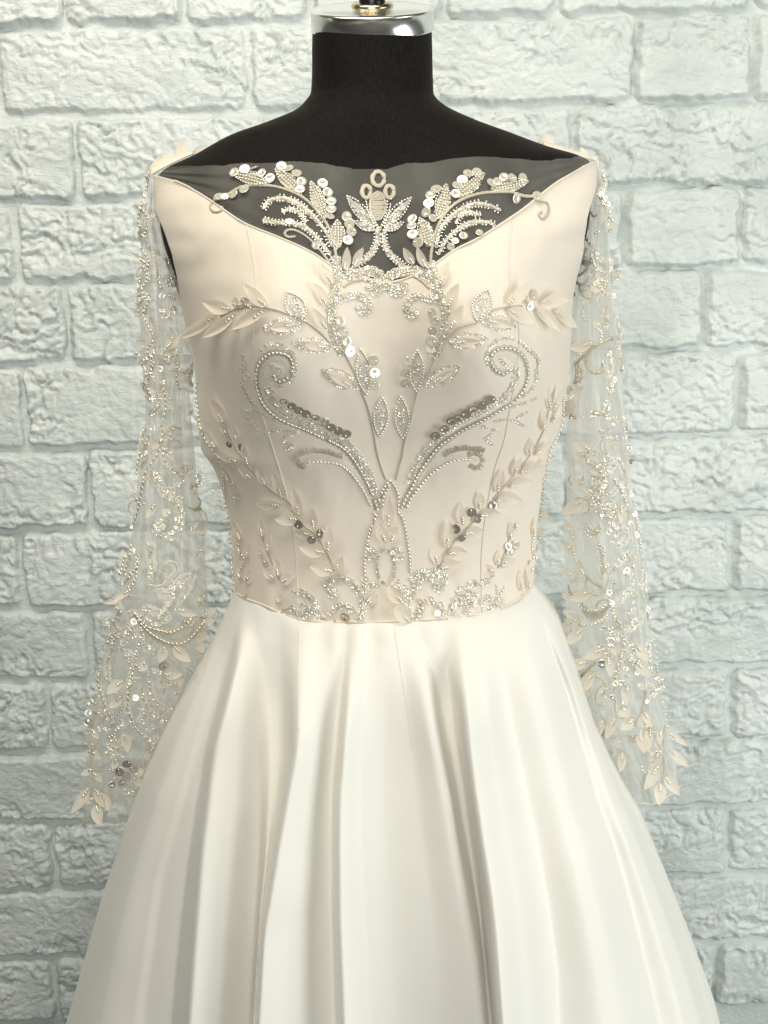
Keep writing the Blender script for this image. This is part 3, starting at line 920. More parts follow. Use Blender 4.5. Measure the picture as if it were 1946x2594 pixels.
def picot(cl, pts, w=10):
    """a corded band set with ring sequins and little spikes"""
    ribbon(cl, pts, w * 1.5, M_CORD, True, 'embroidered_band', 0.8)
    rings(cl, pts, 5.0, tilt=.2)
    P = spline(pts, 9.0); bt = Batch(); pa = None
    D = np.gradient(P, axis=0); D /= np.maximum(np.hypot(D[:, 0], D[:, 1])[:, None], 1e-6)
    for i, p in enumerate(P):
        for sg in (-1, 1):
            if RNG.random() < 0.25: continue
            q = p + sg * np.array([-D[i, 1], D[i, 0]]) * w * 0.72
            loc, n, pp = cl.hit(*q); pa = pa or pp; s = px_m(loc)
            l2 = cl.hit(*(q + sg * np.array([-D[i, 1], D[i, 0]]) * 3))[0] - loc
            t, b, n2 = frame(n, l2 + Vector(RNG.normal(0, .0004, 3)))
            bt.add(BT, loc + n * 2.2 * s, t, b, n2, 3.6 * s, 2.2 * s, 2.2 * s)
    bt.build('bead_string', M_BEAD, pa)
def cluster(cl, K, sc, bx, by, tx, ty, w, seq):
    """a beaded bud with a scallop of sequins behind it"""
    sequins(cl, K, sc, seq, tilt=.16)
    (b, t) = K((bx, by), (tx, ty))
    ribbon(cl, [b, ((b[0] + t[0]) / 2, (b[1] + t[1]) / 2), t], w * sc, M_CORD, True, 'embroidered_band', 1.6)
    A, Bk = lens(b, t, w * sc)
    rings(cl, A, 4.4); beads(cl, Bk, 2.6, 3.2, lift=2.2)
    for f in (-.22, .05, .28):
        d = np.array(t) - np.array(b); nn = np.array([-d[1], d[0]]) / np.hypot(*d)
        p0, p1 = np.array(b) + d * .12 + nn * w * sc * f, np.array(b) + d * .85 + nn * w * sc * f * .8
        beads(cl, [p0.tolist(), ((p0 + p1) / 2 + nn * 1.5).tolist(), p1.tolist()], 2.7, 3.0, 1.2, lift=2.0)
def fan(cl, pts, ln, side, step=3.0):
    """stitched thread ruffle: short threads standing off a curve"""
    P = spline(pts, step); D = np.gradient(P, axis=0); D /= np.maximum(np.hypot(D[:, 0], D[:, 1])[:, None], 1e-6)
    bt = Batch(); pa = None
    for i, p in enumerate(P):
        nn = np.array([-D[i, 1], D[i, 0]]) * side
        q = p + nn * ln * RNG.uniform(.8, 1.2) + D[i] * RNG.normal(0, 2)
        a, n, pp = cl.hit(*p); pa = pa or pp; b_, n2, _ = cl.hit(*q)
        s = px_m(a)
        t, b, n3 = frame(n, b_ - a)
        bt.add(BT, (a + b_) / 2 + n * 2.6 * s, t, b, n3, (b_ - a).length / 2, 1.3 * s, 2.0 * s)
    bt.build('thread_ruffle', M_CORD, pa)

A = BODY
k1, k2, k5 = .31344, .33755, .27728
# --- upper left spray
tube(A, K1((270, 390), (330, 350), (430, 300), (560, 290), (700, 300), (850, 350), (960, 420), (1060, 530), (1130, 640), (1170, 780), (1190, 900)), 4.2)
tube(A, K1((275, 400), (205, 405), (170, 460), (200, 500), (250, 495), (272, 468), (235, 455)), 3.2)
sequins(A, K1, k1, [(240, 390, 36), (290, 385, 28), (365, 365, 36), (450, 330, 38)])
cluster(A, K1, k1, 640, 272, 355, 195, 105, [(370, 190, 38), (450, 165, 38), (525, 165, 38), (590, 195, 36), (655, 235, 38)])
cluster(A, K1, k1, 900, 355, 700, 165, 100, [(745, 135, 38), (805, 160, 38), (865, 205, 38), (905, 260, 36), (895, 325, 36)])
cluster(A, K1, k1, 1085, 560, 985, 265, 100, [(1075, 280, 38), (1115, 350, 38), (1145, 425, 38), (1145, 490, 38), (1130, 550, 34)])
cluster(A, K1, k1, 1190, 790, 1195, 575, 110, [(1270, 540, 36), (1295, 600, 38), (1305, 665, 38), (1280, 740, 38)])
picot(A, K1((600, 475), (650, 410), (740, 390), (850, 420), (950, 490), (1040, 580), (1110, 680), (1150, 770)), 11)
picot(A, K1((760, 500), (820, 480), (890, 510), (930, 570), (930, 605)), 9)
picot(A, K1((610, 570), (700, 590), (800, 590), (900, 610), (980, 660), (1060, 750), (1130, 840), (1170, 900)), 10)
tube(A, K1((860, 700), (800, 705), (770, 680), (790, 650), (850, 650), (930, 690), (1000, 750), (1080, 840), (1140, 930)), 3.4)
sequins(A, K1, k1, [(810, 588, 26), (1010, 770, 30), (690, 600, 24), (640, 580, 24)])
# --- upper right spray
tube(A, K2((1270, 350), (1200, 345), (1100, 320), (950, 320), (850, 335), (750, 370), (660, 430), (590, 520), (540, 640), (515, 760), (510, 850)), 4.2)
tube(A, K2((1290, 360), (1330, 390), (1380, 400), (1390, 460), (1350, 520), (1315, 490), (1345, 462)), 3.2)
sequins(A, K2, k2, [(1300, 355, 36), (1140, 360, 36)])
cluster(A, K2, k2, 965, 295, 1225, 240, 95, [(1055, 215, 34), (1110, 220, 34), (1190, 215, 34), (955, 260, 36), (1005, 245, 32)])
cluster(A, K2, k2, 705, 350, 900, 185, 95, [(850, 180, 36), (785, 190, 36), (745, 230, 36), (705, 280, 36), (695, 335, 34)])
cluster(A, K2, k2, 565, 520, 625, 270, 95, [(550, 305, 38), (510, 345, 36), (495, 410, 36), (485, 475, 36)])
cluster(A, K2, k2, 505, 720, 430, 520, 100, [(375, 525, 36), (370, 580, 34), (375, 640, 36), (415, 695, 36)])
picot(A, K2((1020, 450), (950, 420), (860, 405), (770, 430), (690, 480), (620, 540), (570, 620), (550, 720)), 11)
picot(A, K2((870, 490), (800, 470), (730, 500), (700, 545)), 9)
picot(A, K2((980, 560), (900, 540), (820, 545), (740, 580), (660, 640), (610, 700), (570, 780)), 10)
sequins(A, K2, k2, [(870, 630, 26), (750, 655, 30), (690, 690, 26), (660, 730, 26), (520, 520, 30)])
# --- crown in the middle
for cx, cy, rx, ry in ((1527, 238, 50, 60), (1430, 342, 36, 54), (1618, 342, 36, 54)):
    el = K1(*[(cx + rx * math.cos(a), cy + ry * math.sin(a)) for a in np.linspace(0, 2 * math.pi, 15)])
    tube(A, el, 6.2, flat=.55); rings(A, el, 4.2, wob=.3)
ov = K1(*[(1522 + 62 * math.cos(a), 455 + 112 * math.sin(a)) for a in np.linspace(0, 2 * math.pi, 19)])
tube(A, ov, 3.6)
for yy in range(358, 556, 15):
    hw = 56 * math.sqrt(max(0, 1 - ((yy - 455) / 112) ** 2))
    tube(A, K1((1522 - hw, yy + RNG.uniform(-4, 4)), (1522, yy + RNG.uniform(-3, 6)), (1522 + hw, yy + RNG.uniform(-4, 4))), 3.3, name='thread', twist=False)
for pts in (((1425, 400), (1445, 500), (1490, 590), (1535, 650)), ((1632, 400), (1615, 500), (1575, 590), (1535, 650)), ((1460, 420), (1470, 520), (1530, 630)), ((1600, 420), (1590, 520), (1545, 630))):
    beads(A, K1(*pts), 3.0, 3.2)
bead_leaf(A, K1, k1, 1490, 620, 1275, 375, 95); bead_leaf(A, K1, k1, 1580, 620, 1790, 390, 95)
bead_leaf(A, K1, k1, 1500, 650, 1335, 580, 70); bead_leaf(A, K1, k1, 1570, 650, 1730, 590, 70)
sequins(A, K1, k1, [(1520, 660, 18), (1580, 665, 18)])
picot(A, K1((1520, 650), (1520, 720), (1500, 790), (1450, 860), (1380, 910), (1310, 955), (1260, 985)), 11)
picot(A, K2((155, 640), (165, 720), (210, 790), (290, 860), (360, 900), (430, 920)), 11)
leaves(A, K1, k1, [(1248, 985, 1270, 790, 68), (1325, 950, 1400, 795, 62)])
leaves(A, K2, k2, [(388, 865, 310, 738, 60), (480, 895, 415, 738, 56)])
# --- scrolls under the crown
for K, pts in ((K1, ((1250, 990), (1330, 1010), (1420, 985), (1500, 985), (1560, 1030), (1570, 1070), (1545, 1115), (1485, 1130), (1450, 1100))),
               (K2, ((500, 960), (440, 925), (370, 900), (290, 915), (220, 935), (188, 975), (195, 1025), (235, 1060), (290, 1058), (308, 1005)))):
    P = K(*pts)
    ribbon(A, P, 26, M_CORD, True, 'embroidered_band', .8); rings(A, P, 5.0, rows=3, width=17, wob=.7); tube(A, P, 2.6)
rings(A, K1((1310, 1030), (1400, 1035), (1500, 1060)), 5)
tube(A, K1((1240, 1110), (1300, 1070), (1400, 1050), (1480, 1060)), 3); tube(A, K2((300, 950), (360, 940), (430, 975), (500, 1040)), 3)
sequins(A, K1, k1, [(1480, 990, 18), (1530, 1000, 16), (1520, 1090, 18)]); sequins(A, K2, k2, [(390, 925, 18), (490, 940, 18)])
# --- main stems
for K, pts, in_ in ((K1, ((1185, 880), (1195, 960), (1190, 1060), (1165, 1180), (1150, 1300), (1150, 1420), (1180, 1540), (1235, 1640)), 1), (K2, ((512, 850), (530, 950), (555, 1050), (590, 1130), (622, 1240), (605, 1360), (565, 1480), (530, 1545)), 1)):
    P = K(*pts)
    ribbon(A, P, 24, M_CORD, False, 'embroidered_band', .6)
    rings(A, P, 5.2, rows=2, width=12, wob=.5); tube(A, P, 3)
for K, pts in ((K1, ((1190, 1225), (1250, 1190), (1330, 1172), (1410, 1190), (1450, 1240), (1440, 1300), (1395, 1312), (1365, 1280))), (K2, ((545, 1125), (480, 1110), (410, 1098), (350, 1120), (320, 1180), (340, 1228), (388, 1235), (385, 1195)))):
    P = K(*pts); ribbon(A, P, 15, None, True); rings(A, P, 5.0, rows=2, width=9)
sequins(A, K1, k1, [(1210, 1385, 38), (1240, 1470, 40), (1262, 1545, 38), (1285, 1625, 42)])
sequins(A, K2, k2, [(525, 1220, 34), (540, 1280, 34), (525, 1350, 34), (515, 1430, 40), (505, 1490, 38)])
leaves(A, K1, k1, [(1155, 1095, 1035, 910, 78), (1110, 1265, 990, 1080, 78), (1105, 1445, 980, 1270, 78)])
leaves(A, K2, k2, [(580, 1020, 650, 850, 76), (640, 1180, 735, 995, 80), (655, 1345, 755, 1160, 80)])
# --- side branches at the bust
tube(A, K1((1140, 1560), (1050, 1470), (960, 1400), (880, 1350), (800, 1325), (700, 1290), (620, 1275), (500, 1260), (400, 1280), (320, 1305), (250, 1340)), 3)
leaves(A, K1, k1, [(640, 1275, 455, 1085, 92), (360, 1290, 170, 1225, 100), (250, 1335, 65, 1500, 88), (400, 1330, 215, 1510, 88), (630, 1300, 390, 1450, 92)])
sequins(A, K1, k1, [(390, 1230, 36), (455, 1210, 36), (920, 1330, 20), (895, 1360, 22)])
beads(A, K1((380, 1255), (460, 1250), (500, 1275)), 3.4, 3.6)
bead_leaf(A, K1, k1, 930, 1380, 785, 1150, 150)
ring_leaf(A, K1, k1, 920, 1405, 605, 1440, 115); ring_leaf(A, K1, k1, 1150, 1600, 855, 1560, 105)
tube(A, K2((600, 1420), (740, 1330), (850, 1290), (900, 1240), (980, 1200), (1060, 1180), (1200, 1170)), 3)
leaves(A, K2, k2, [(1065, 1165, 1210, 1000, 92), (1310, 1150, 1460, 1110, 96), (1065, 1195, 1240, 1310, 100), (1280, 1190, 1410, 1355, 88), (1410, 1200, 1530, 1330, 88)])
sequins(A, K2, k2, [(1270, 1095, 38), (1210, 1120, 34), (1245, 1170, 32)])
bead_leaf(A, K2, k2, 850, 1275, 935, 1050, 140)
ring_leaf(A, K2, k2, 880, 1265, 1145, 1320, 105); ring_leaf(A, K2, k2, 650, 1445, 925, 1415, 105)
# --- stems running down to the waist
tube(A, K3((1230, 200), (1330, 380), (1400, 560), (1450, 700), (1490, 880), (1520, 1050), (1560, 1180), (1590, 1260)), 2.8)
tube(A, K4((560, 220), (500, 340), (420, 480), (400, 540), (370, 680), (320, 850), (290, 1000), (245, 1170)), 2.8)
ring_leaf(A, K3, k1, 1365, 515, 1085, 375, 120); bead_leaf(A, K3, k1, 1430, 565, 1385, 210, 115); bead_leaf(A, K3, k1, 1535, 905, 1560, 600, 115)
sequins(A, K3, k1, [(1485, 290, 40), (1500, 400, 40), (1490, 490, 36), (1110, 400, 22)])
ring_leaf(A, K4, k2, 480, 460, 720, 320, 105); bead_leaf(A, K4, k2, 400, 505, 410, 200, 105); bead_leaf(A, K4, k2, 300, 855, 285, 550, 105)
sequins(A, K4, k2, [(335, 280, 38), (318, 360, 38), (322, 440, 38)])
# --- the two big curls
for K, kk, main, inner, line, outer, darks, sparkle in (
    (K3, k1, ((690, 420), (700, 450), (740, 465), (790, 440), (830, 380), (835, 320), (800, 260), (730, 235), (660, 240), (590, 290), (550, 360), (540, 450), (560, 560), (610, 660), (690, 740), (800, 800), (930, 850), (1050, 905), (1160, 955), (1250, 1010), (1330, 1100), (1400, 1210), (1450, 1310), (1490, 1400), (1520, 1500)),
     ((970, 1120), (1080, 1115), (1210, 1135), (1300, 1200), (1370, 1290), (1430, 1390), (1480, 1490)),
     ((620, 520), (660, 600), (740, 690), (890, 770), (1080, 850), (1220, 930), (1300, 990), (1380, 1080), (1440, 1190), (1480, 1290), (1510, 1380)),
     ((580, 210), (640, 165), (730, 160), (800, 200), (850, 260), (862, 340), (840, 430), (790, 480), (720, 500)),
     [(770, 615, 34), (830, 655, 32), (885, 690, 34), (945, 715, 34), (1015, 750, 35), (1085, 785, 35), (1145, 825, 34), (1205, 855, 35), (1270, 880, 34)],
     ((435, 260), (450, 325), (425, 370), (480, 410), (425, 465), (450, 525), (480, 590), (530, 660))),
    (K4, k2, ((1100, 345), (1050, 375), (985, 340), (955, 270), (975, 215), (1040, 185), (1120, 190), (1190, 240), (1225, 310), (1230, 400), (1200, 490), (1130, 580), (1040, 640), (940, 700), (840, 750), (740, 800), (650, 860), (570, 920), (490, 1020), (420, 1120), (370, 1220), (320, 1310), (290, 1380)),
     ((800, 1015), (710, 1020), (620, 1050), (530, 1110), (450, 1190), (380, 1280), (330, 1370)),
     ((1150, 330), (1125, 460), (1050, 560), (900, 640), (750, 720), (620, 810), (560, 870), (480, 950), (420, 1030), (380, 1110), (350, 1190)),
     ((940, 310), (930, 220), (1000, 130), (1090, 110), (1180, 140), (1240, 200), (1300, 240), (1312, 330), (1300, 400), (1270, 480), (1200, 540)),
     [(950, 560, 36), (890, 600, 34), (825, 635, 36), (770, 665, 36), (715, 695, 36), (665, 720, 36), (605, 775, 34), (540, 830, 36)],
     ((1240, 195), (1290, 245), (1310, 300), (1290, 370), (1300, 420)))):
    ribbon(A, K(*main), 17, M_CORD, False, 'embroidered_band', .5)
    ribbon(A, K(*line), 22, None, True)
    beads(A, K(*main), 3.3, 4.8); beads(A, K(*inner), 3.1, 4.6)
    rings(A, K(*line), 5.0, rows=2, width=10, wob=.8, skip=.12); rings(A, K(*outer), 5.0, skip=.12)
    rings(A, K(*sparkle), 5.8, step=13, tilt=.15, mat=M_SEQ)
    sequins(A, K, kk, darks, dark=True, tilt=.12)
    beads(A, K(*[(x + (10 if K is K3 else 25), y + 40) for x, y, _ in darks]), 3.2, 3.6, 2.5, M_RING)
ribbon(A, K3((690, 300), (760, 300), (800, 360), (760, 430), (700, 400), (640, 330), (600, 420)), 18); rings(A, K3((670, 330), (740, 385), (650, 500), (700, 560)), 5)
ribbon(A, K4((1000, 240), (1080, 230), (1150, 290), (1120, 350), (1040, 330)), 18); rings(A, K4((1030, 270), (1090, 330), (1160, 380), (1140, 450)), 5)
for pts in (((430, 690), (560, 710), (680, 770)), ((440, 700), (500, 800), (560, 850)), ((540, 890), (700, 860), (880, 865)), ((770, 910), (870, 880)), ((770, 950), (850, 985), (790, 1010))):
    rings(A, K3(*pts), 4.4, skip=.1)
for pts in (((990, 725), (1080, 715), (1150, 735), (1200, 760)), ((1160, 700), (1230, 660)), ((900, 770), (1000, 795)), ((960, 830), (920, 860), (970, 900)), ((1120, 620), (1220, 590), (1300, 550))):
    rings(A, K4(*pts), 4.6, skip=.1)
fan(A, K3((860, 1120), (900, 1075), (990, 1045), (1100, 1050), (1230, 1090)), 13, -1); fan(A, K3((960, 1150), (930, 1175), (890, 1160), (865, 1120), (890, 1090)), 14, 1)
ribbon(A, K3((900, 1120), (1000, 1080), (1120, 1085), (1260, 1140), (1380, 1260), (1470, 1420)), 15)
fan(A, K4((620, 1000), (700, 960), (800, 950), (900, 965)), 13, -1); fan(A, K4((800, 1000), (830, 985), (870, 1000), (880, 1040), (850, 1060), (815, 1045)), 12, -1)
ribbon(A, K4((860, 1020), (760, 985), (660, 1010), (560, 1070), (460, 1160), (360, 1300)), 15)
# --- leafy branches at the sides of the waist, left
tube(A, K3((290, 800), (350, 950), (430, 1080), (560, 1250), (700, 1370), (800, 1430), (890, 1550)), 2.8)
tube(A, K5((720, 330), (830, 470), (930, 550), (1050, 730), (1110, 890)), 2.8)
leaves(A, K3, k1, [(290, 800, 200, 590, 110), (310, 880, 255, 830, 50), (390, 930, 365, 830, 60), (400, 1100, 250, 1000, 60), (480, 1130, 440, 960, 62), (510, 1245, 400, 1150, 55), (620, 1300, 540, 1150, 66),
                   (760, 1400, 690, 1180, 80), (750, 1455, 550, 1435, 88), (890, 1545, 840, 1320, 78), (880, 1575, 700, 1560, 92), (1010, 1640, 1010, 1465, 80),
                   (110, 850, 20, 825, 60), (250, 1330, 180, 1290, 60), (230, 1000, 150, 870, 70), (330, 1300, 400, 1290, 55), (360, 1400, 420, 1390, 60), (330, 1260, 280, 1150, 55)])
leaves(A, K5, k5, [(1050, 710, 1060, 460, 92), (900, 548, 740, 520, 90), (1030, 720, 790, 655, 112), (1100, 890, 885, 830, 112), (1115, 880, 1190, 750, 92), (460, 580, 420, 370, 58), (500, 710, 520, 550, 62), (600, 940, 570, 750, 72),
                   (560, 950, 470, 880, 72), (630, 995, 750, 925, 100), (275, 600, 200, 430, 85), (265, 740, 220, 570, 75), (310, 770, 340, 640, 60), (260, 970, 235, 820, 60), (290, 965, 390, 930, 100), (190, 60, 245, 170, 80),
                   (130, 330, 85, 260, 45), (160, 640, 125, 590, 45), (600, 1180, 590, 1060, 80)])
sequins(A, K5, k5, [(790, 455, 38), (985, 545, 36), (900, 595, 36), (1215, 1310, 46)], dark=True)
sequins(A, K3, k1, [(430, 1000, 32), (330, 970, 26)], dark=True)
sequins(A, K5, k5, [(455, 735, 33), (495, 815, 33), (870, 1105, 20), (1125, 1330, 18), (1305, 1020, 18), (1390, 1030, 18)])
tube(A, K5((430, 480), (470, 620), (520, 760), (570, 880), (620, 970)), 2.4)
beads(A, K3((70, 480), (60, 560), (90, 800), (130, 930), (200, 1030), (260, 1130), (280, 1280), (300, 1450)), 3.2, 4, 4)
beads(A, K5((100, 80), (125, 300), (150, 520), (160, 700), (175, 900), (190, 1050)), 3.2, 4, 5)
beads(A, K5((240, 650), (250, 720), (290, 780), (240, 930)), 3, 4)
for pts in (((1120, 1065), (1110, 1110), (1070, 1095), (1050, 1040), (1080, 970), (1140, 950), (1230, 970), (1290, 1020), (1340, 1090), (1362, 1180), (1350, 1260), (1335, 1340)), ((1390, 960), (1405, 1020), (1390, 1100), (1385, 1200), (1360, 1300)),
            ((1400, 1090), (1450, 1030), (1500, 1010)), ((730, 1085), (800, 1080), (870, 1105), (930, 1180), (900, 1240), (860, 1330)), ((650, 1260), (700, 1225), (770, 1260), (830, 1320), (880, 1340)), ((1070, 1270), (1130, 1220), (1220, 1200), (1270, 1240)),
            ((940, 1230), (980, 1300), (1010, 1340)), ((800, 1180), (860, 1220), (820, 1290))):
    ribbon(A, K5(*pts), 17); rings(A, K5(*pts), 5.0, rows=2, width=9, wob=1.0, skip=.2)
    tube(A, K5(*pts), 2.0)
leaves(A, K5, k5, [(1420, 1190, 1510, 1110, 80), (290, 1120, 330, 1010, 60), (200, 1080, 215, 980, 70)])
# --- right
tube(A, K4((1390, 640), (1350, 800), (1260, 970), (1150, 1110), (1050, 1230), (970, 1320)), 2.8); tube(A, K6((1050, 60), (970, 230), (860, 330), (740, 450), (640, 560), (560, 705)), 2.8)
leaves(A, K4, k2, [(1400, 650, 1460, 440, 70), (1390, 640, 1372, 430, 60), (1340, 800, 1345, 620, 76), (1400, 745, 1470, 590, 60), (1240, 985, 1250, 850, 70), (1280, 975, 1370, 880, 80), (1120, 1130, 1160, 980, 70), (1165, 1105, 1320, 1020, 100),
                   (1000, 1260, 1040, 1080, 74), (1085, 1215, 1240, 1160, 92), (1500, 700, 1585, 560, 80), (1520, 560, 1600, 470, 70), (1290, 1080, 1350, 1010, 60)])
leaves(A, K6, k2, [(560, 690, 515, 500, 85), (625, 562, 635, 345, 76), (745, 382, 730, 210, 76), (870, 262, 865, 128, 65), (580, 708, 720, 660, 90), (640, 592, 770, 580, 82), (755, 442, 900, 420, 82), (870, 312, 1010, 282, 82), (985, 197, 1155, 190, 112),
                   (1100, 490, 1100, 360, 50), (1140, 420, 1155, 300, 46), (1005, 690, 1010, 570, 50), (1030, 692, 1130, 640, 72), (990, 722, 865, 710, 80), (1265, 470, 1275, 320, 55), (1330, 500, 1330, 390, 50), (1280, 640, 1310, 560, 50), (1320, 320, 1400, 330, 70),
                   (1240, 660, 1300, 700, 60), (1180, 880, 1170, 720, 60), (1230, 870, 1220, 700, 60), (1000, 930, 1060, 1000, 70)])
sequins(A, K6, k2, [(810, 280, 34), (855, 335, 32), (700, 410, 34), (740, 475, 30), (965, 237, 32)], dark=True)
sequins(A, K6, k2, [(1135, 535, 34), (1085, 545, 32), (1095, 580, 32), (450, 750, 20), (490, 790, 18), (440, 960, 20), (545, 985, 18), (560, 1045, 22), (670, 995, 22), (790, 920, 20), (855, 820, 18), (830, 980, 16), (1045, 950, 18)])
tube(A, K6((1010, 710), (1060, 600), (1090, 500), (1140, 380)), 2.4)
beads(A, K4((1500, 540), (1485, 760), (1400, 960), (1365, 1150), (1352, 1350)), 3.2, 4, 4); beads(A, K6((1350, 40), (1345, 200), (1320, 340)), 3.2, 4, 5)
beads(A, K6((1270, 480), (1262, 560), (1270, 640), (1250, 800)), 3.2, 4, 2); beads(A, K6((1000, 840), (1005, 900)), 3, 4); beads(A, K6((1060, 850), (1030, 900)), 3, 4)
for pts in (((480, 745), (430, 800), (380, 880), (350, 960), (345, 1040), (390, 1085)), ((400, 740), (480, 735), (560, 730), (600, 770)), ((560, 740), (540, 800), (560, 860)), ((600, 760), (610, 830), (560, 870)), ((450, 950), (420, 1040), (375, 1090)),
            ((500, 950), (560, 990), (600, 990), (590, 1040)), ((690, 960), (665, 1020), (650, 1085)), ((730, 860), (850, 820), (940, 800), (970, 760)), ((700, 900), (760, 1000), (800, 960), (840, 980)), ((740, 940), (790, 900), (840, 910)), ((740, 1085), (790, 1030)),
            ((880, 970), (920, 930), (960, 940)), ((930, 1020), (980, 990), (1050, 960)), ((370, 790), (410, 750))):
    ribbon(A, K6(*pts), 17); rings(A, K6(*pts), 5.2, rows=2, width=9, wob=1.1, skip=.2)
    tube(A, K6(*pts), 2.0)
# --- medallion at the waist front
for pts in (((120, 200), (150, 120), (195, 55), (225, 70), (262, 150), (265, 262)), ((85, 300), (100, 310), (60, 400), (30, 520), (12, 640), (12, 760)), ((268, 290), (300, 340), (330, 480), (350, 640), (355, 735)), ((150, 260), (150, 180), (190, 90))):
    beads(A, K6(*pts), 3.2, 4.4); tube(A, K6(*[(x + 6, y) for x, y in pts]), 2.2)
leaves(A, K6, k2, [(190, 395, 195, 160, 78), (170, 515, 110, 355, 82), (208, 505, 262, 395, 80), (300, 968, 190, 820, 92), (345, 1105, 195, 980, 118), (20, 960, 100, 880, 80)])
P = K6(*[(175 + 66 * math.cos(a), 690 + 128 * math.sin(a)) for a in np.linspace(-.5 * math.pi, 1.5 * math.pi, 19)])
tube(A, P, 3.2); rings(A, P[2:10], 5.2); rings(A, P[10:], 4.6)
for pts in (((110, 600), (60, 550), (40, 560), (80, 620), (30, 640)), ((230, 570), (270, 560), (290, 590)), ((240, 640), (295, 630))):
    ribbon(A, K6(*pts), 15); rings(A, K6(*pts), 5)
picot(A, K6((10, 830), (30, 900), (15, 1000)), 7)
for pts in (((280, 810), (255, 850)), ((300, 850), (320, 900), (300, 960))):
    rings(A, K6(*pts), 5.2, rows=2, width=8)

# princess seams of the bodice
for pts in (((624, 566), (637, 631), (649, 718), (643, 834), (640, 914), (652, 1000), (668, 1064), (693, 1140), (728, 1259), (745, 1355), (752, 1440), (754, 1570)),
            ((1301, 549), (1291, 616), (1293, 728), (1313, 819), (1315, 881), (1306, 960), (1291, 1039), (1278, 1114), (1254, 1188), (1232, 1300), (1220, 1416), (1222, 1550))):
    tube(Cloth([BVH_BOD], [bodice]), pts, 2.4, M_SATIN, 'seam', 0.35, False)
tube(Cloth([BVH_BOD], [bodice]), [(u, v - 3) for u, v in SEAM[2:-2]], 3.0, M_SATIN, 'waist_seam', 0.5, False)
SKC = Cloth([BVH_SK], [skirt])
tube(SKC, [(758, 1585), (757, 1700), (757, 1850)], 2.2, M_SKIRT, 'seam', 0.3, False)
tube(SKC, [(1000, 1588), (1010, 1660), (1030, 1780), (1045, 1900)], 1.6, M_SKIRT, 'seam', 0.3, False)
tube(Cloth([BVH_BOD, BVH_YOKE], [bodice, yoke]), [(u, v + 1) for u, v in NECK[2:-2]], 2.4, M_SATIN, 'neck_edge', 0.8, False)

# --- shoulder straps and the petals that stand up on them
def strap(front, back):
    V = []
    for (u, v), (u2, v2) in zip(front, back):
        a, b = on_y(u, v, 0.008), on_y(u2, v2, 0.045)
        for f in np.linspace(0, 1, 5):
            V.append(a * (1 - f) + b * f + np.array([0, 0, 0.002 * math.sin(math.pi * f)]))
    o = mesh_obj('shoulder_strap', V, grid_faces(len(front), 5), M_SATIN)
    m_ = o.modifiers.new('thickness', 'SOLIDIFY'); m_.thickness = 0.0015
    return adopt(o, gown)
st_l = strap(S1((648, 425), (680, 395), (760, 350), (850, 305), (940, 262), (1010, 232)), S1((640, 380), (672, 318), (760, 268), (850, 262), (940, 240), (1010, 222)))
st_r = strap(R1((520, 350), (490, 275), (420, 258), (300, 232), (180, 190), (60, 145)), R1((528, 320), (500, 250), (430, 238), (310, 205), (190, 168), (60, 130)))
def free_leaf(K, sc, bx, by, tx, ty, w, y, parent):
    (b, t) = K((bx, by), (tx, ty))
    B, T = Vector(on_y(b[0], b[1], y)), Vector(on_y(t[0], t[1], y - 0.004))
    n = Vector((0.15, -1, 0.25)); t_ = T - B; L = t_.length
    t2, bb, n = frame(n, t_)
    o = child('leaf', LEAVES[int(RNG.integers(0, 4))], parent)
    Wd = w * sc * px_m(B)
    o.matrix_basis = Matrix([[t2[i] * L, bb[i] * Wd, n[i] * L, B[i]] for i in range(3)] + [[0, 0, 0, 1]])
for it in ((900, 275, 942, 92, 95), (1000, 245, 1105, 150, 70), (760, 300, 828, 212, 70), (690, 330, 715, 265, 60)):
    free_leaf(S1, .30748, *it, 0.03, st_l)
for it in ((120, 190, 85, 58, 110), (60, 150, 20, 95, 60), (430, 250, 372, 165, 40), (300, 215, 280, 190, 60)):
    free_leaf(R1, .30748, *it, 0.03, st_r)

# --- left sleeve
A = SLV_L
s1, s2, s3 = .30748, .28025, .28931
def lace(pts, w=16, ring=True, r=4.6, rows=1):
    ribbon(A, pts, w * 1.55); tube(A, pts, 1.8)
    if ring:
        rings(A, pts, r, rows=rows, width=w * .5, wob=1.0, skip=.2)
for pts in (((640, 420), (620, 520), (620, 600), (590, 680), (570, 780), (600, 870), (625, 910)), ((610, 700), (640, 780), (620, 880), (590, 830)), ((610, 1160), (640, 1250), (600, 1350), (640, 1450), (610, 1540), (650, 1650), (690, 1750), (640, 1850), (690, 1950), (640, 2100), (660, 2200)),
            ((570, 1250), (565, 1350), (570, 1500), (600, 1580)), ((690, 1600), (710, 1720), (690, 1850), (670, 2000), (700, 2100)), ((540, 1870), (600, 1930), (680, 1880), (760, 1880), (850, 1890), (900, 1850)), ((600, 1950), (640, 2050), (610, 2150), (650, 2200)),
            ((870, 1950), (860, 2100), (880, 2150)), ((940, 2000), (960, 2080), (1000, 2150)), ((590, 1000), (650, 1100), (640, 1180)), ((660, 980), (690, 1080), (720, 1250), (740, 1330))):
    P = S1(*pts); lace(P, 15, True, 4.4); beads(A, P, 3.0, 3.6, 3.0)
for pts in (((800, 900), (810, 1000), (835, 1060), (800, 1130)), ((770, 700), (790, 800), (830, 900), (860, 960))):
    P = S1(*pts); lace(P, 12); beads(A, P, 3.0, 3.6, 1.5)
fan(A, S1((790, 1250), (830, 1190), (880, 1230), (880, 1300), (830, 1330), (790, 1290)), 12, 1, 4); beads(A, S1((780, 1290), (830, 1250), (900, 1220)), 3.2, 3.6); beads(A, S1((790, 1320), (850, 1300), (900, 1310)), 3.2, 3.6)
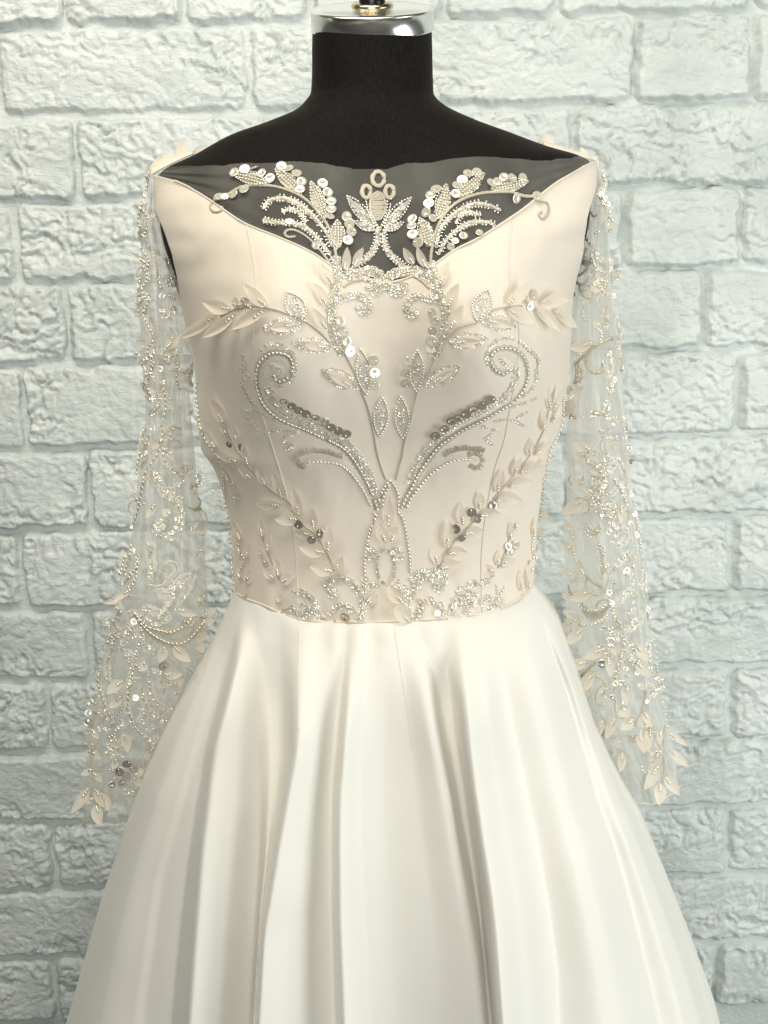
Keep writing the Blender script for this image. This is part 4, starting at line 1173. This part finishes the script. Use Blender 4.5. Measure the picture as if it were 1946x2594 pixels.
sequins(A, S1, s1, [(870, 1155, 32), (912, 1315, 26), (755, 1400, 26), (760, 1240, 20), (905, 1420, 20), (600, 820, 26), (595, 880, 28), (665, 995, 22), (680, 740, 24)])
leaves(A, S1, s1, [(785, 1385, 915, 1495, 82), (780, 1830, 890, 1720, 92), (830, 1770, 810, 1650, 50), (640, 1130, 550, 1040, 42), (620, 1830, 540, 1760, 80), (560, 1560, 520, 1540, 50), (970, 1780, 1000, 1660, 60), (640, 400, 640, 340, 40)])
for pts in (((700, 20), (730, 60), (720, 110)), ((820, 340), (825, 460), (780, 620), (700, 740), (660, 880), (630, 1050), (600, 1180), (560, 1270)), ((840, 20), (850, 180), (835, 300)), ((690, 820), (660, 900), (630, 1050)), ((830, 560), (840, 660), (900, 740), (960, 780), (1030, 760)),
            ((720, 440), (700, 500), (760, 560), (800, 500)), ((640, 470), (620, 620), (600, 700), (595, 780))):
    P = S2(*pts); lace(P, 13, False); beads(A, P, 2.7, 3.6, 6.0)
P = S2((690, 830), (740, 795), (800, 820), (810, 900), (830, 950), (900, 990), (960, 1080), (985, 1180), (960, 1290), (880, 1350), (800, 1320), (780, 1260), (830, 1230))
ribbon(A, P, 24); rings(A, P, 5.0, rows=3, width=14, wob=1, skip=.1); tube(A, P, 2)
P = S2((740, 1810), (830, 1790), (900, 1720), (952, 1650), (930, 1590), (870, 1585), (830, 1640), (880, 1665))
ribbon(A, P, 13); tube(A, P, 2.4)
for pts in (((840, 710), (920, 760), (1000, 800), (960, 880), (900, 940)), ((690, 1400), (740, 1440), (720, 1520), (740, 1600), (720, 1700), (740, 1810)), ((740, 1820), (820, 1850), (880, 1900), (860, 1980), (800, 2050)), ((940, 1770), (1040, 1710), (1090, 1660)),
            ((1110, 1640), (1090, 1720), (1030, 1850), (990, 1920), (940, 2000)), ((1180, 1880), (1140, 1930), (1160, 1980), (1200, 1930)), ((400, 1900), (450, 2000), (420, 2080), (470, 2130)), ((640, 2000), (700, 2010), (800, 2030), (860, 2000)), ((840, 2020), (860, 2090), (790, 2130))):
    lace(S2(*pts), 17)
for pts in (((560, 1440), (540, 1560), (500, 1680), (540, 1720)), ((500, 1500), (470, 1600), (450, 1690)), ((580, 1480), (620, 1600), (560, 1700), (480, 1790)), ((600, 1600), (600, 1720), (545, 1820))):
    P = S2(*pts); lace(P, 14); beads(A, P, 3.2, 4.0, 3)
sequins(A, S2, s2, [(545, 1820, 20), (545, 1900, 22), (560, 2040, 32), (578, 2120, 30), (695, 640, 36), (702, 520, 20), (640, 490, 18), (1120, 1570, 17), (1118, 1508, 14), (900, 390, 22), (885, 95, 22), (940, 1020, 15), (1155, 1915, 20), (945, 1190, 26), (550, 1265, 16)], tilt=.12)
leaves(A, S2, s2, [(1170, 1700, 1272, 1722, 82), (1130, 1482, 1232, 1474, 60), (1160, 1335, 1190, 1238, 52), (1090, 962, 1142, 954, 52), (950, 2000, 1105, 2032, 72), (1190, 2060, 1300, 2018, 74), (1180, 2130, 1290, 2100, 64), (1050, 220, 1125, 262, 60), (600, 970, 575, 900, 40), (1060, 1300, 1110, 1220, 50),
                   (1090, 720, 960, 760, 70), (900, 1150, 820, 1110, 70), (560, 1820, 430, 1930, 60), (520, 1900, 400, 1960, 60), (820, 470, 740, 560, 50), (770, 1050, 700, 1180, 60)])
for pts in (((640, -20), (690, 40), (740, 90), (850, 125), (940, 138), (1030, 100), (1100, 40), (1110, -10)), ((660, 10), (700, 80), (780, 155), (860, 207), (960, 240), (1060, 222), (1150, 140), (1212, 50), (1215, 0))):
    P = S3(*pts); ribbon(A, P, 20, M_CORD, False, 'embroidered_band', .6); beads(A, P, 3.4, 4.6)
for pts in (((330, 440), (310, 570), (340, 690), (390, 830), (445, 930)), ((650, 300), (610, 460), (590, 590), (560, 790), (590, 880), (620, 970), (680, 1030), (750, 1080)), ((670, 0), (680, 120), (690, 210), (640, 320))):
    P = S3(*pts); lace(P, 14, True, 5.2); beads(A, [(u + 4, v) for u, v in P], 2.8, 3.6, 5)
for pts in (((670, 800), (730, 860), (680, 900), (740, 980), (790, 950), (780, 890)), ((690, 230), (740, 280), (800, 310), (760, 340)), ((420, 30), (470, 100), (490, 170), (450, 230), (380, 250)), ((560, 60), (620, 130), (570, 150)), ((510, 260), (570, 220), (640, 170)), ((440, 300), (400, 420), (410, 560), (470, 660)),
            ((520, 300), (590, 340), (600, 440)), ((770, 470), (840, 500), (930, 590), (990, 680)), ((750, 480), (760, 620), (800, 740), (880, 800), (900, 860), (830, 890), (780, 840)), ((690, 620), (710, 740), (780, 860)), ((850, 560), (880, 660), (840, 740)), ((400, 1110), (440, 1180), (520, 1215)), ((250, 850), (330, 850), (400, 900)), ((820, 1050), (780, 1100), (760, 1180)),
            ((940, 800), (900, 880), (870, 920)), ((500, 900), (510, 960), (460, 1010))):
    lace(S3(*pts), 15, True, 4.8)
sequins(A, S3, s3, [(630, 55, 24), (380, 255, 20), (630, 560, 24), (640, 715, 26), (240, 755, 32), (225, 850, 30), (565, 360, 18), (300, 775, 18), (375, 870, 18), (435, 930, 22), (225, 1110, 26), (265, 1110, 28), (275, 1140, 26), (590, 585, 16)], tilt=.12)
sequins(A, S3, s3, [(870, 430, 37), (215, 930, 30), (560, 1285, 36), (500, 1355, 36), (550, 1395, 37), (612, 1325, 38), (430, 1470, 26), (510, 1455, 28)], dark=True, tilt=.12)
tube(A, S3((240, 1090), (262, 1250), (275, 1400), (288, 1600), (312, 1665)), 2.6)
leaves(A, S3, s3, [(305, 1650, 362, 1838, 96), (300, 1500, 385, 1660, 84), (270, 1350, 215, 1400, 52), (285, 1370, 350, 1450, 62), (240, 1620, 215, 1570, 40), (280, 1600, 220, 1620, 56), (540, 1000, 572, 1182, 82), (250, 1170, 200, 1230, 60), (275, 1190, 345, 1250, 64), (620, 1385, 700, 1330, 76), (615, 1405, 655, 1465, 66),
                   (240, 990, 205, 1040, 50), (270, 1000, 320, 1080, 60), (540, 560, 430, 680, 90), (520, 700, 430, 800, 80), (880, 500, 1030, 480, 110), (960, 580, 1040, 540, 60), (790, 1130, 690, 1230, 80), (470, 1250, 440, 1330, 60), (720, 400, 690, 480, 70), (960, 260, 1090, 380, 90), (880, 260, 830, 400, 80),
                   (1130, 190, 1220, 150, 80), (1150, 230, 1190, 300, 70), (340, 1540, 400, 1700, 80), (250, 1500, 170, 1720, 80), (420, 1080, 500, 1150, 70)])
# --- right sleeve
A = SLV_R
for pts in (((540, 380), (560, 470), (535, 560), (560, 640), (585, 740), (550, 860)), ((520, 560), (540, 620), (580, 700)), ((400, 720), (430, 800), (400, 880), (420, 930), (455, 975)), ((470, 1090), (490, 1160), (550, 1210), (600, 1180)), ((590, 1100), (600, 1180), (615, 1280)), ((500, 1270), (570, 1290), (540, 1360), (610, 1400)), ((670, 1620), (680, 1720), (660, 1830), (680, 1930), (700, 2030)), ((440, 560), (430, 620)), ((490, 880), (510, 870))):
    P = R1(*pts); lace(P, 13); beads(A, P, 3.2, 3.8, 2)
for pts in (((330, 1150), (400, 1110), (440, 1130), (400, 1200), (340, 1240)), ((380, 1360), (420, 1320), (490, 1310)), ((470, 1220), (500, 1280), (470, 1330)), ((560, 1500), (560, 1600), (570, 1700)), ((590, 1860), (600, 1960), (590, 2080), (600, 2180))):
    lace(R1(*pts), 14)
P = R1((665, 1740), (590, 1750), (520, 1782), (450, 1830), (418, 1900), (430, 1980), (490, 2030), (550, 2000), (540, 1940)); tube(A, P, 5); beads(A, P, 3.2, 3.4, 4)
P = R1((410, 1880), (345, 1950), (340, 2060), (325, 2130)); tube(A, P, 4); beads(A, P, 3, 3.4, 6)
leaves(A, R1, s1, [(465, 1085, 465, 985, 62), (530, 1320, 438, 1352, 66), (470, 1770, 318, 1782, 92), (700, 2020, 690, 1780, 66), (320, 2150, 240, 2195, 80), (380, 1880, 375, 1830, 40), (520, 1640, 470, 1600, 60), (630, 760, 600, 860, 50)])
sequins(A, R1, s1, [(535, 565, 22), (552, 592, 20), (570, 640, 18), (490, 1295, 20), (560, 1250, 20), (545, 1390, 26), (615, 1395, 22), (550, 1560, 26), (560, 1612, 28), (632, 1575, 20), (630, 2085, 24), (605, 850, 16), (600, 2130, 18), (560, 1300, 22)], tilt=.10)
for pts in (((610, 155), (650, 230)), ((560, 230), (630, 280), (690, 270)), ((555, 410), (640, 370)), ((585, 460), (650, 462), (715, 460)), ((630, 20), (650, 50), (680, 30))):
    rings(A, R2(*pts), 4.6)
P = R2((560, 800), (530, 900), (495, 985), (560, 1050), (600, 1140), (660, 1140), (690, 1080), (650, 1045)); ribbon(A, P, 26); rings(A, P, 5.0, rows=4, width=22, wob=1.2, skip=.08)
P = R2((600, 800), (560, 900), (540, 980)); rings(A, P, 5.0, rows=3, width=20, wob=1.2)
for pts in (((720, 650), (770, 740), (795, 830), (780, 960), (800, 1060)), ((700, 830), (740, 900), (770, 1000)), ((700, 700), (650, 760), (610, 790)), ((800, 1280), (810, 1340), (780, 1400), (720, 1430), (680, 1400)), ((840, 1490), (780, 1540), (730, 1600), (680, 1650)), ((760, 1940), (790, 1870), (850, 1850), (905, 1890), (870, 1950)), ((820, 2040), (870, 2020), (930, 2080), (900, 2150), (840, 2140)),
            ((560, 1400), (580, 1500), (600, 1620), (590, 1740)), ((930, 1600), (960, 1700), (960, 1820), (990, 1950), (1010, 2100)), ((870, 1700), (860, 1760), (920, 1800)), ((620, 600), (660, 660), (740, 640)), ((780, 1180), (740, 1290), (690, 1360)), ((700, 2160), (760, 2180), (800, 2160))):
    lace(R2(*pts), 15)
for pts in (((880, 1030), (900, 1180), (920, 1320), (938, 1430), (930, 1510)), ((845, 1500), (870, 1560), (905, 1592)), ((865, 1440), (890, 1490), (880, 1540)), ((360, 1920), (400, 1980), (490, 2020), (580, 2000), (650, 1930), (672, 1830)), ((360, 2110), (420, 2140), (490, 2150), (580, 2110), (650, 2040), (692, 1950)), ((690, 830), (730, 890), (760, 960), (790, 1030)), ((340, 1330), (350, 1480), (380, 1600))):
    P = R2(*pts); ribbon(A, P, 14); beads(A, P, 3.5, 4.0)
P = R2((400, 1960), (490, 2060), (580, 2050), (660, 1970)); ribbon(A, P, 22, M_CORD, True, 'embroidered_band', .5)
tube(A, R2((440, 1690), (520, 1770), (600, 1800)), 3); tube(A, R2((300, 1780), (310, 1850), (340, 1900)), 3)
leaves(A, R2, s2, [(430, 860, 288, 912, 92), (440, 1022, 308, 1132, 100), (750, 1090, 750, 1252, 78), (600, 765, 500, 750, 62), (440, 1690, 410, 1540, 84), (510, 1832, 350, 1882, 92), (320, 1290, 258, 1208, 66), (330, 1450, 243, 1408, 66), (340, 1690, 258, 1662, 70), (330, 1905, 248, 1868, 66), (335, 2030, 270, 2085, 70), (340, 110, 260, 260, 90),
                   (500, 560, 400, 480, 90), (440, 600, 380, 650, 80), (700, 560, 640, 480, 60), (320, 1760, 400, 1720, 60), (860, 1600, 830, 1720, 60), (400, 2170, 310, 2200, 60)])
sequins(A, R2, s2, [(690, 272, 22), (440, 263, 18), (675, 340, 16), (760, 285, 20), (845, 940, 28), (830, 970, 24), (860, 1150, 24), (885, 1340, 28), (825, 1225, 20), (690, 1760, 18), (710, 1850, 20), (680, 1950, 22), (695, 2000, 24), (700, 2060, 26), (740, 2150, 30), (632, 1615, 22), (620, 870, 26), (605, 900, 20), (990, 2010, 26), (590, 1160, 16), (700, 1770, 20), (840, 605, 26), (640, 1280, 14), (720, 2110, 26)], tilt=.08)
sequins(A, R2, s2, [(775, 390, 22), (835, 555, 24), (850, 680, 20), (795, 1660, 34), (770, 1540, 20)], dark=True)
sequins(A, R3, s3, [(645, 228, 44), (735, 158, 26), (765, 252, 20), (735, 332, 28), (715, 450, 18), (700, 490, 20), (688, 588, 26), (690, 645, 18), (625, 715, 26), (570, 655, 22), (610, 630, 16), (778, 460, 24), (780, 522, 16), (766, 580, 20), (780, 310, 16), (600, 840, 24), (840, 1065, 34), (700, 60, 32), (690, 20, 26), (720, 100, 24)], tilt=.08)
sequins(A, R3, s3, [(575, 412, 33), (665, 705, 18)], dark=True)
for pts in (((790, 230), (850, 290), (820, 370), (860, 440)), ((890, 610), (970, 620), (1055, 640)), ((760, 120), (820, 100), (880, 60)), ((560, 260), (620, 330), (610, 360)), ((740, 160), (765, 250), (735, 330), (715, 450), (690, 500), (690, 590), (680, 650), (620, 715)), ((980, 200), (960, 330), (990, 480)), ((830, 30), (880, 60), (840, 100))):
    P = R3(*pts); lace(P, 16, True, 5); beads(A, P, 3.2, 3.6, 5)
tube(A, R3((945, 650), (930, 780), (880, 900), (850, 960)), 3); tube(A, R3((520, 400), (440, 480), (370, 560)), 3.4); tube(A, R3((1112, 960), (1100, 1120), (1110, 1280), (1110, 1400)), 2.6)
beads(A, R3((1000, 40), (1040, 300), (1060, 500), (1090, 700), (1120, 900), (1135, 970)), 3, 3.6, 9)
leaves(A, R3, s3, [(585, 285, 448, 362, 84), (620, 345, 652, 525, 74), (455, 398, 272, 405, 92), (520, 480, 420, 620, 90), (650, 230, 700, 340, 70), (695, 870, 640, 1022, 80), (605, 895, 588, 1035, 64), (930, 830, 995, 965, 84), (895, 1015, 940, 1192, 84), (745, 1085, 650, 1152, 78), (760, 1175, 766, 1315, 68), (1118, 1015, 1197, 1132, 58),
                   (1062, 1165, 1008, 1352, 80), (1138, 1165, 1217, 1322, 78), (1062, 1300, 938, 1502, 90), (1072, 1455, 1040, 1648, 94), (1105, 1395, 1198, 1548, 88), (420, 100, 320, 220, 90), (340, 40, 280, 140, 70), (700, 1210, 680, 1240, 50), (840, 900, 730, 990, 90), (790, 590, 760, 760, 90), (850, 250, 930, 380, 90), (760, 800, 790, 890, 90), (480, 620, 450, 700, 60), (980, 970, 960, 1180, 70),
                   (860, 400, 960, 520, 90), (1070, 1000, 1040, 1150, 60)])

# --- sleeve edges and the loose scatter of sequins and sprigs over the net
def scatter(OUT, INN, n, v0, v1, seed):
    rs = np.random.default_rng(seed)
    o, i_ = np.array(OUT), np.array(INN)
    for q in range(n):
        v = rs.uniform(v0, v1)
        f = rs.uniform(.04, .96)
        u = np.interp(v, o[:, 1], o[:, 0]) * (1 - f) + np.interp(v, i_[:, 1], i_[:, 0]) * f
        kind = rs.random()
        a = rs.uniform(-2.2, 2.2) + math.pi / 2
        if kind < .62:
            pts = [(u, v)]
            st = rs.uniform(9, 15)
            for k_ in range(7):
                a += (0.12 + 0.11 * k_) * (1 if q % 2 else -1)
                pts.append((pts[-1][0] + st * .8 * math.cos(a), pts[-1][1] + st * 1.15 * math.sin(a)))
                st *= .93
            ribbon(A, pts, rs.uniform(12, 19)); tube(A, pts, 1.7)
            if q % 3 == 0: rings(A, pts, 4.6, rows=2, width=8, wob=1.0, skip=.2)
        elif kind < .70:
            pts = [(u, v), (u + 12 * math.cos(a), v + 16 * math.sin(a)), (u + 18 * math.cos(a + .5), v + 30 * math.sin(a + .5))]
            beads(A, pts, 3.0, 3.6, 1.5)
        else:
            sequins(A, lambda *p: list(p), 1.0, [(u, v, rs.uniform(4.5, 8.0))], tilt=.15, bead=False)
A = SLV_L
scatter(SL_OUT, SL_IN, 20, 520, 1040, 5); scatter(SL_OUT, SL_IN, 58, 1040, 2000, 6)
tube(A, [(203, 2092), (218, 2078), (236, 2062), (252, 2074), (268, 2085), (300, 2090)], 2.2, M_LACE, 'hem', 1, False)
A = SLV_R
scatter(SR_OUT, SR_IN, 20, 480, 1040, 8); scatter(SR_OUT, SR_IN, 58, 1040, 1960, 9)
tube(A, [(1727, 1988), (1707, 2004), (1661, 2034), (1625, 2032)], 2.2, M_LACE, 'hem', 1, False)
for pa, bt in STITCH.values():
    bt.build('stitched_beads', M_BEAD, pa)
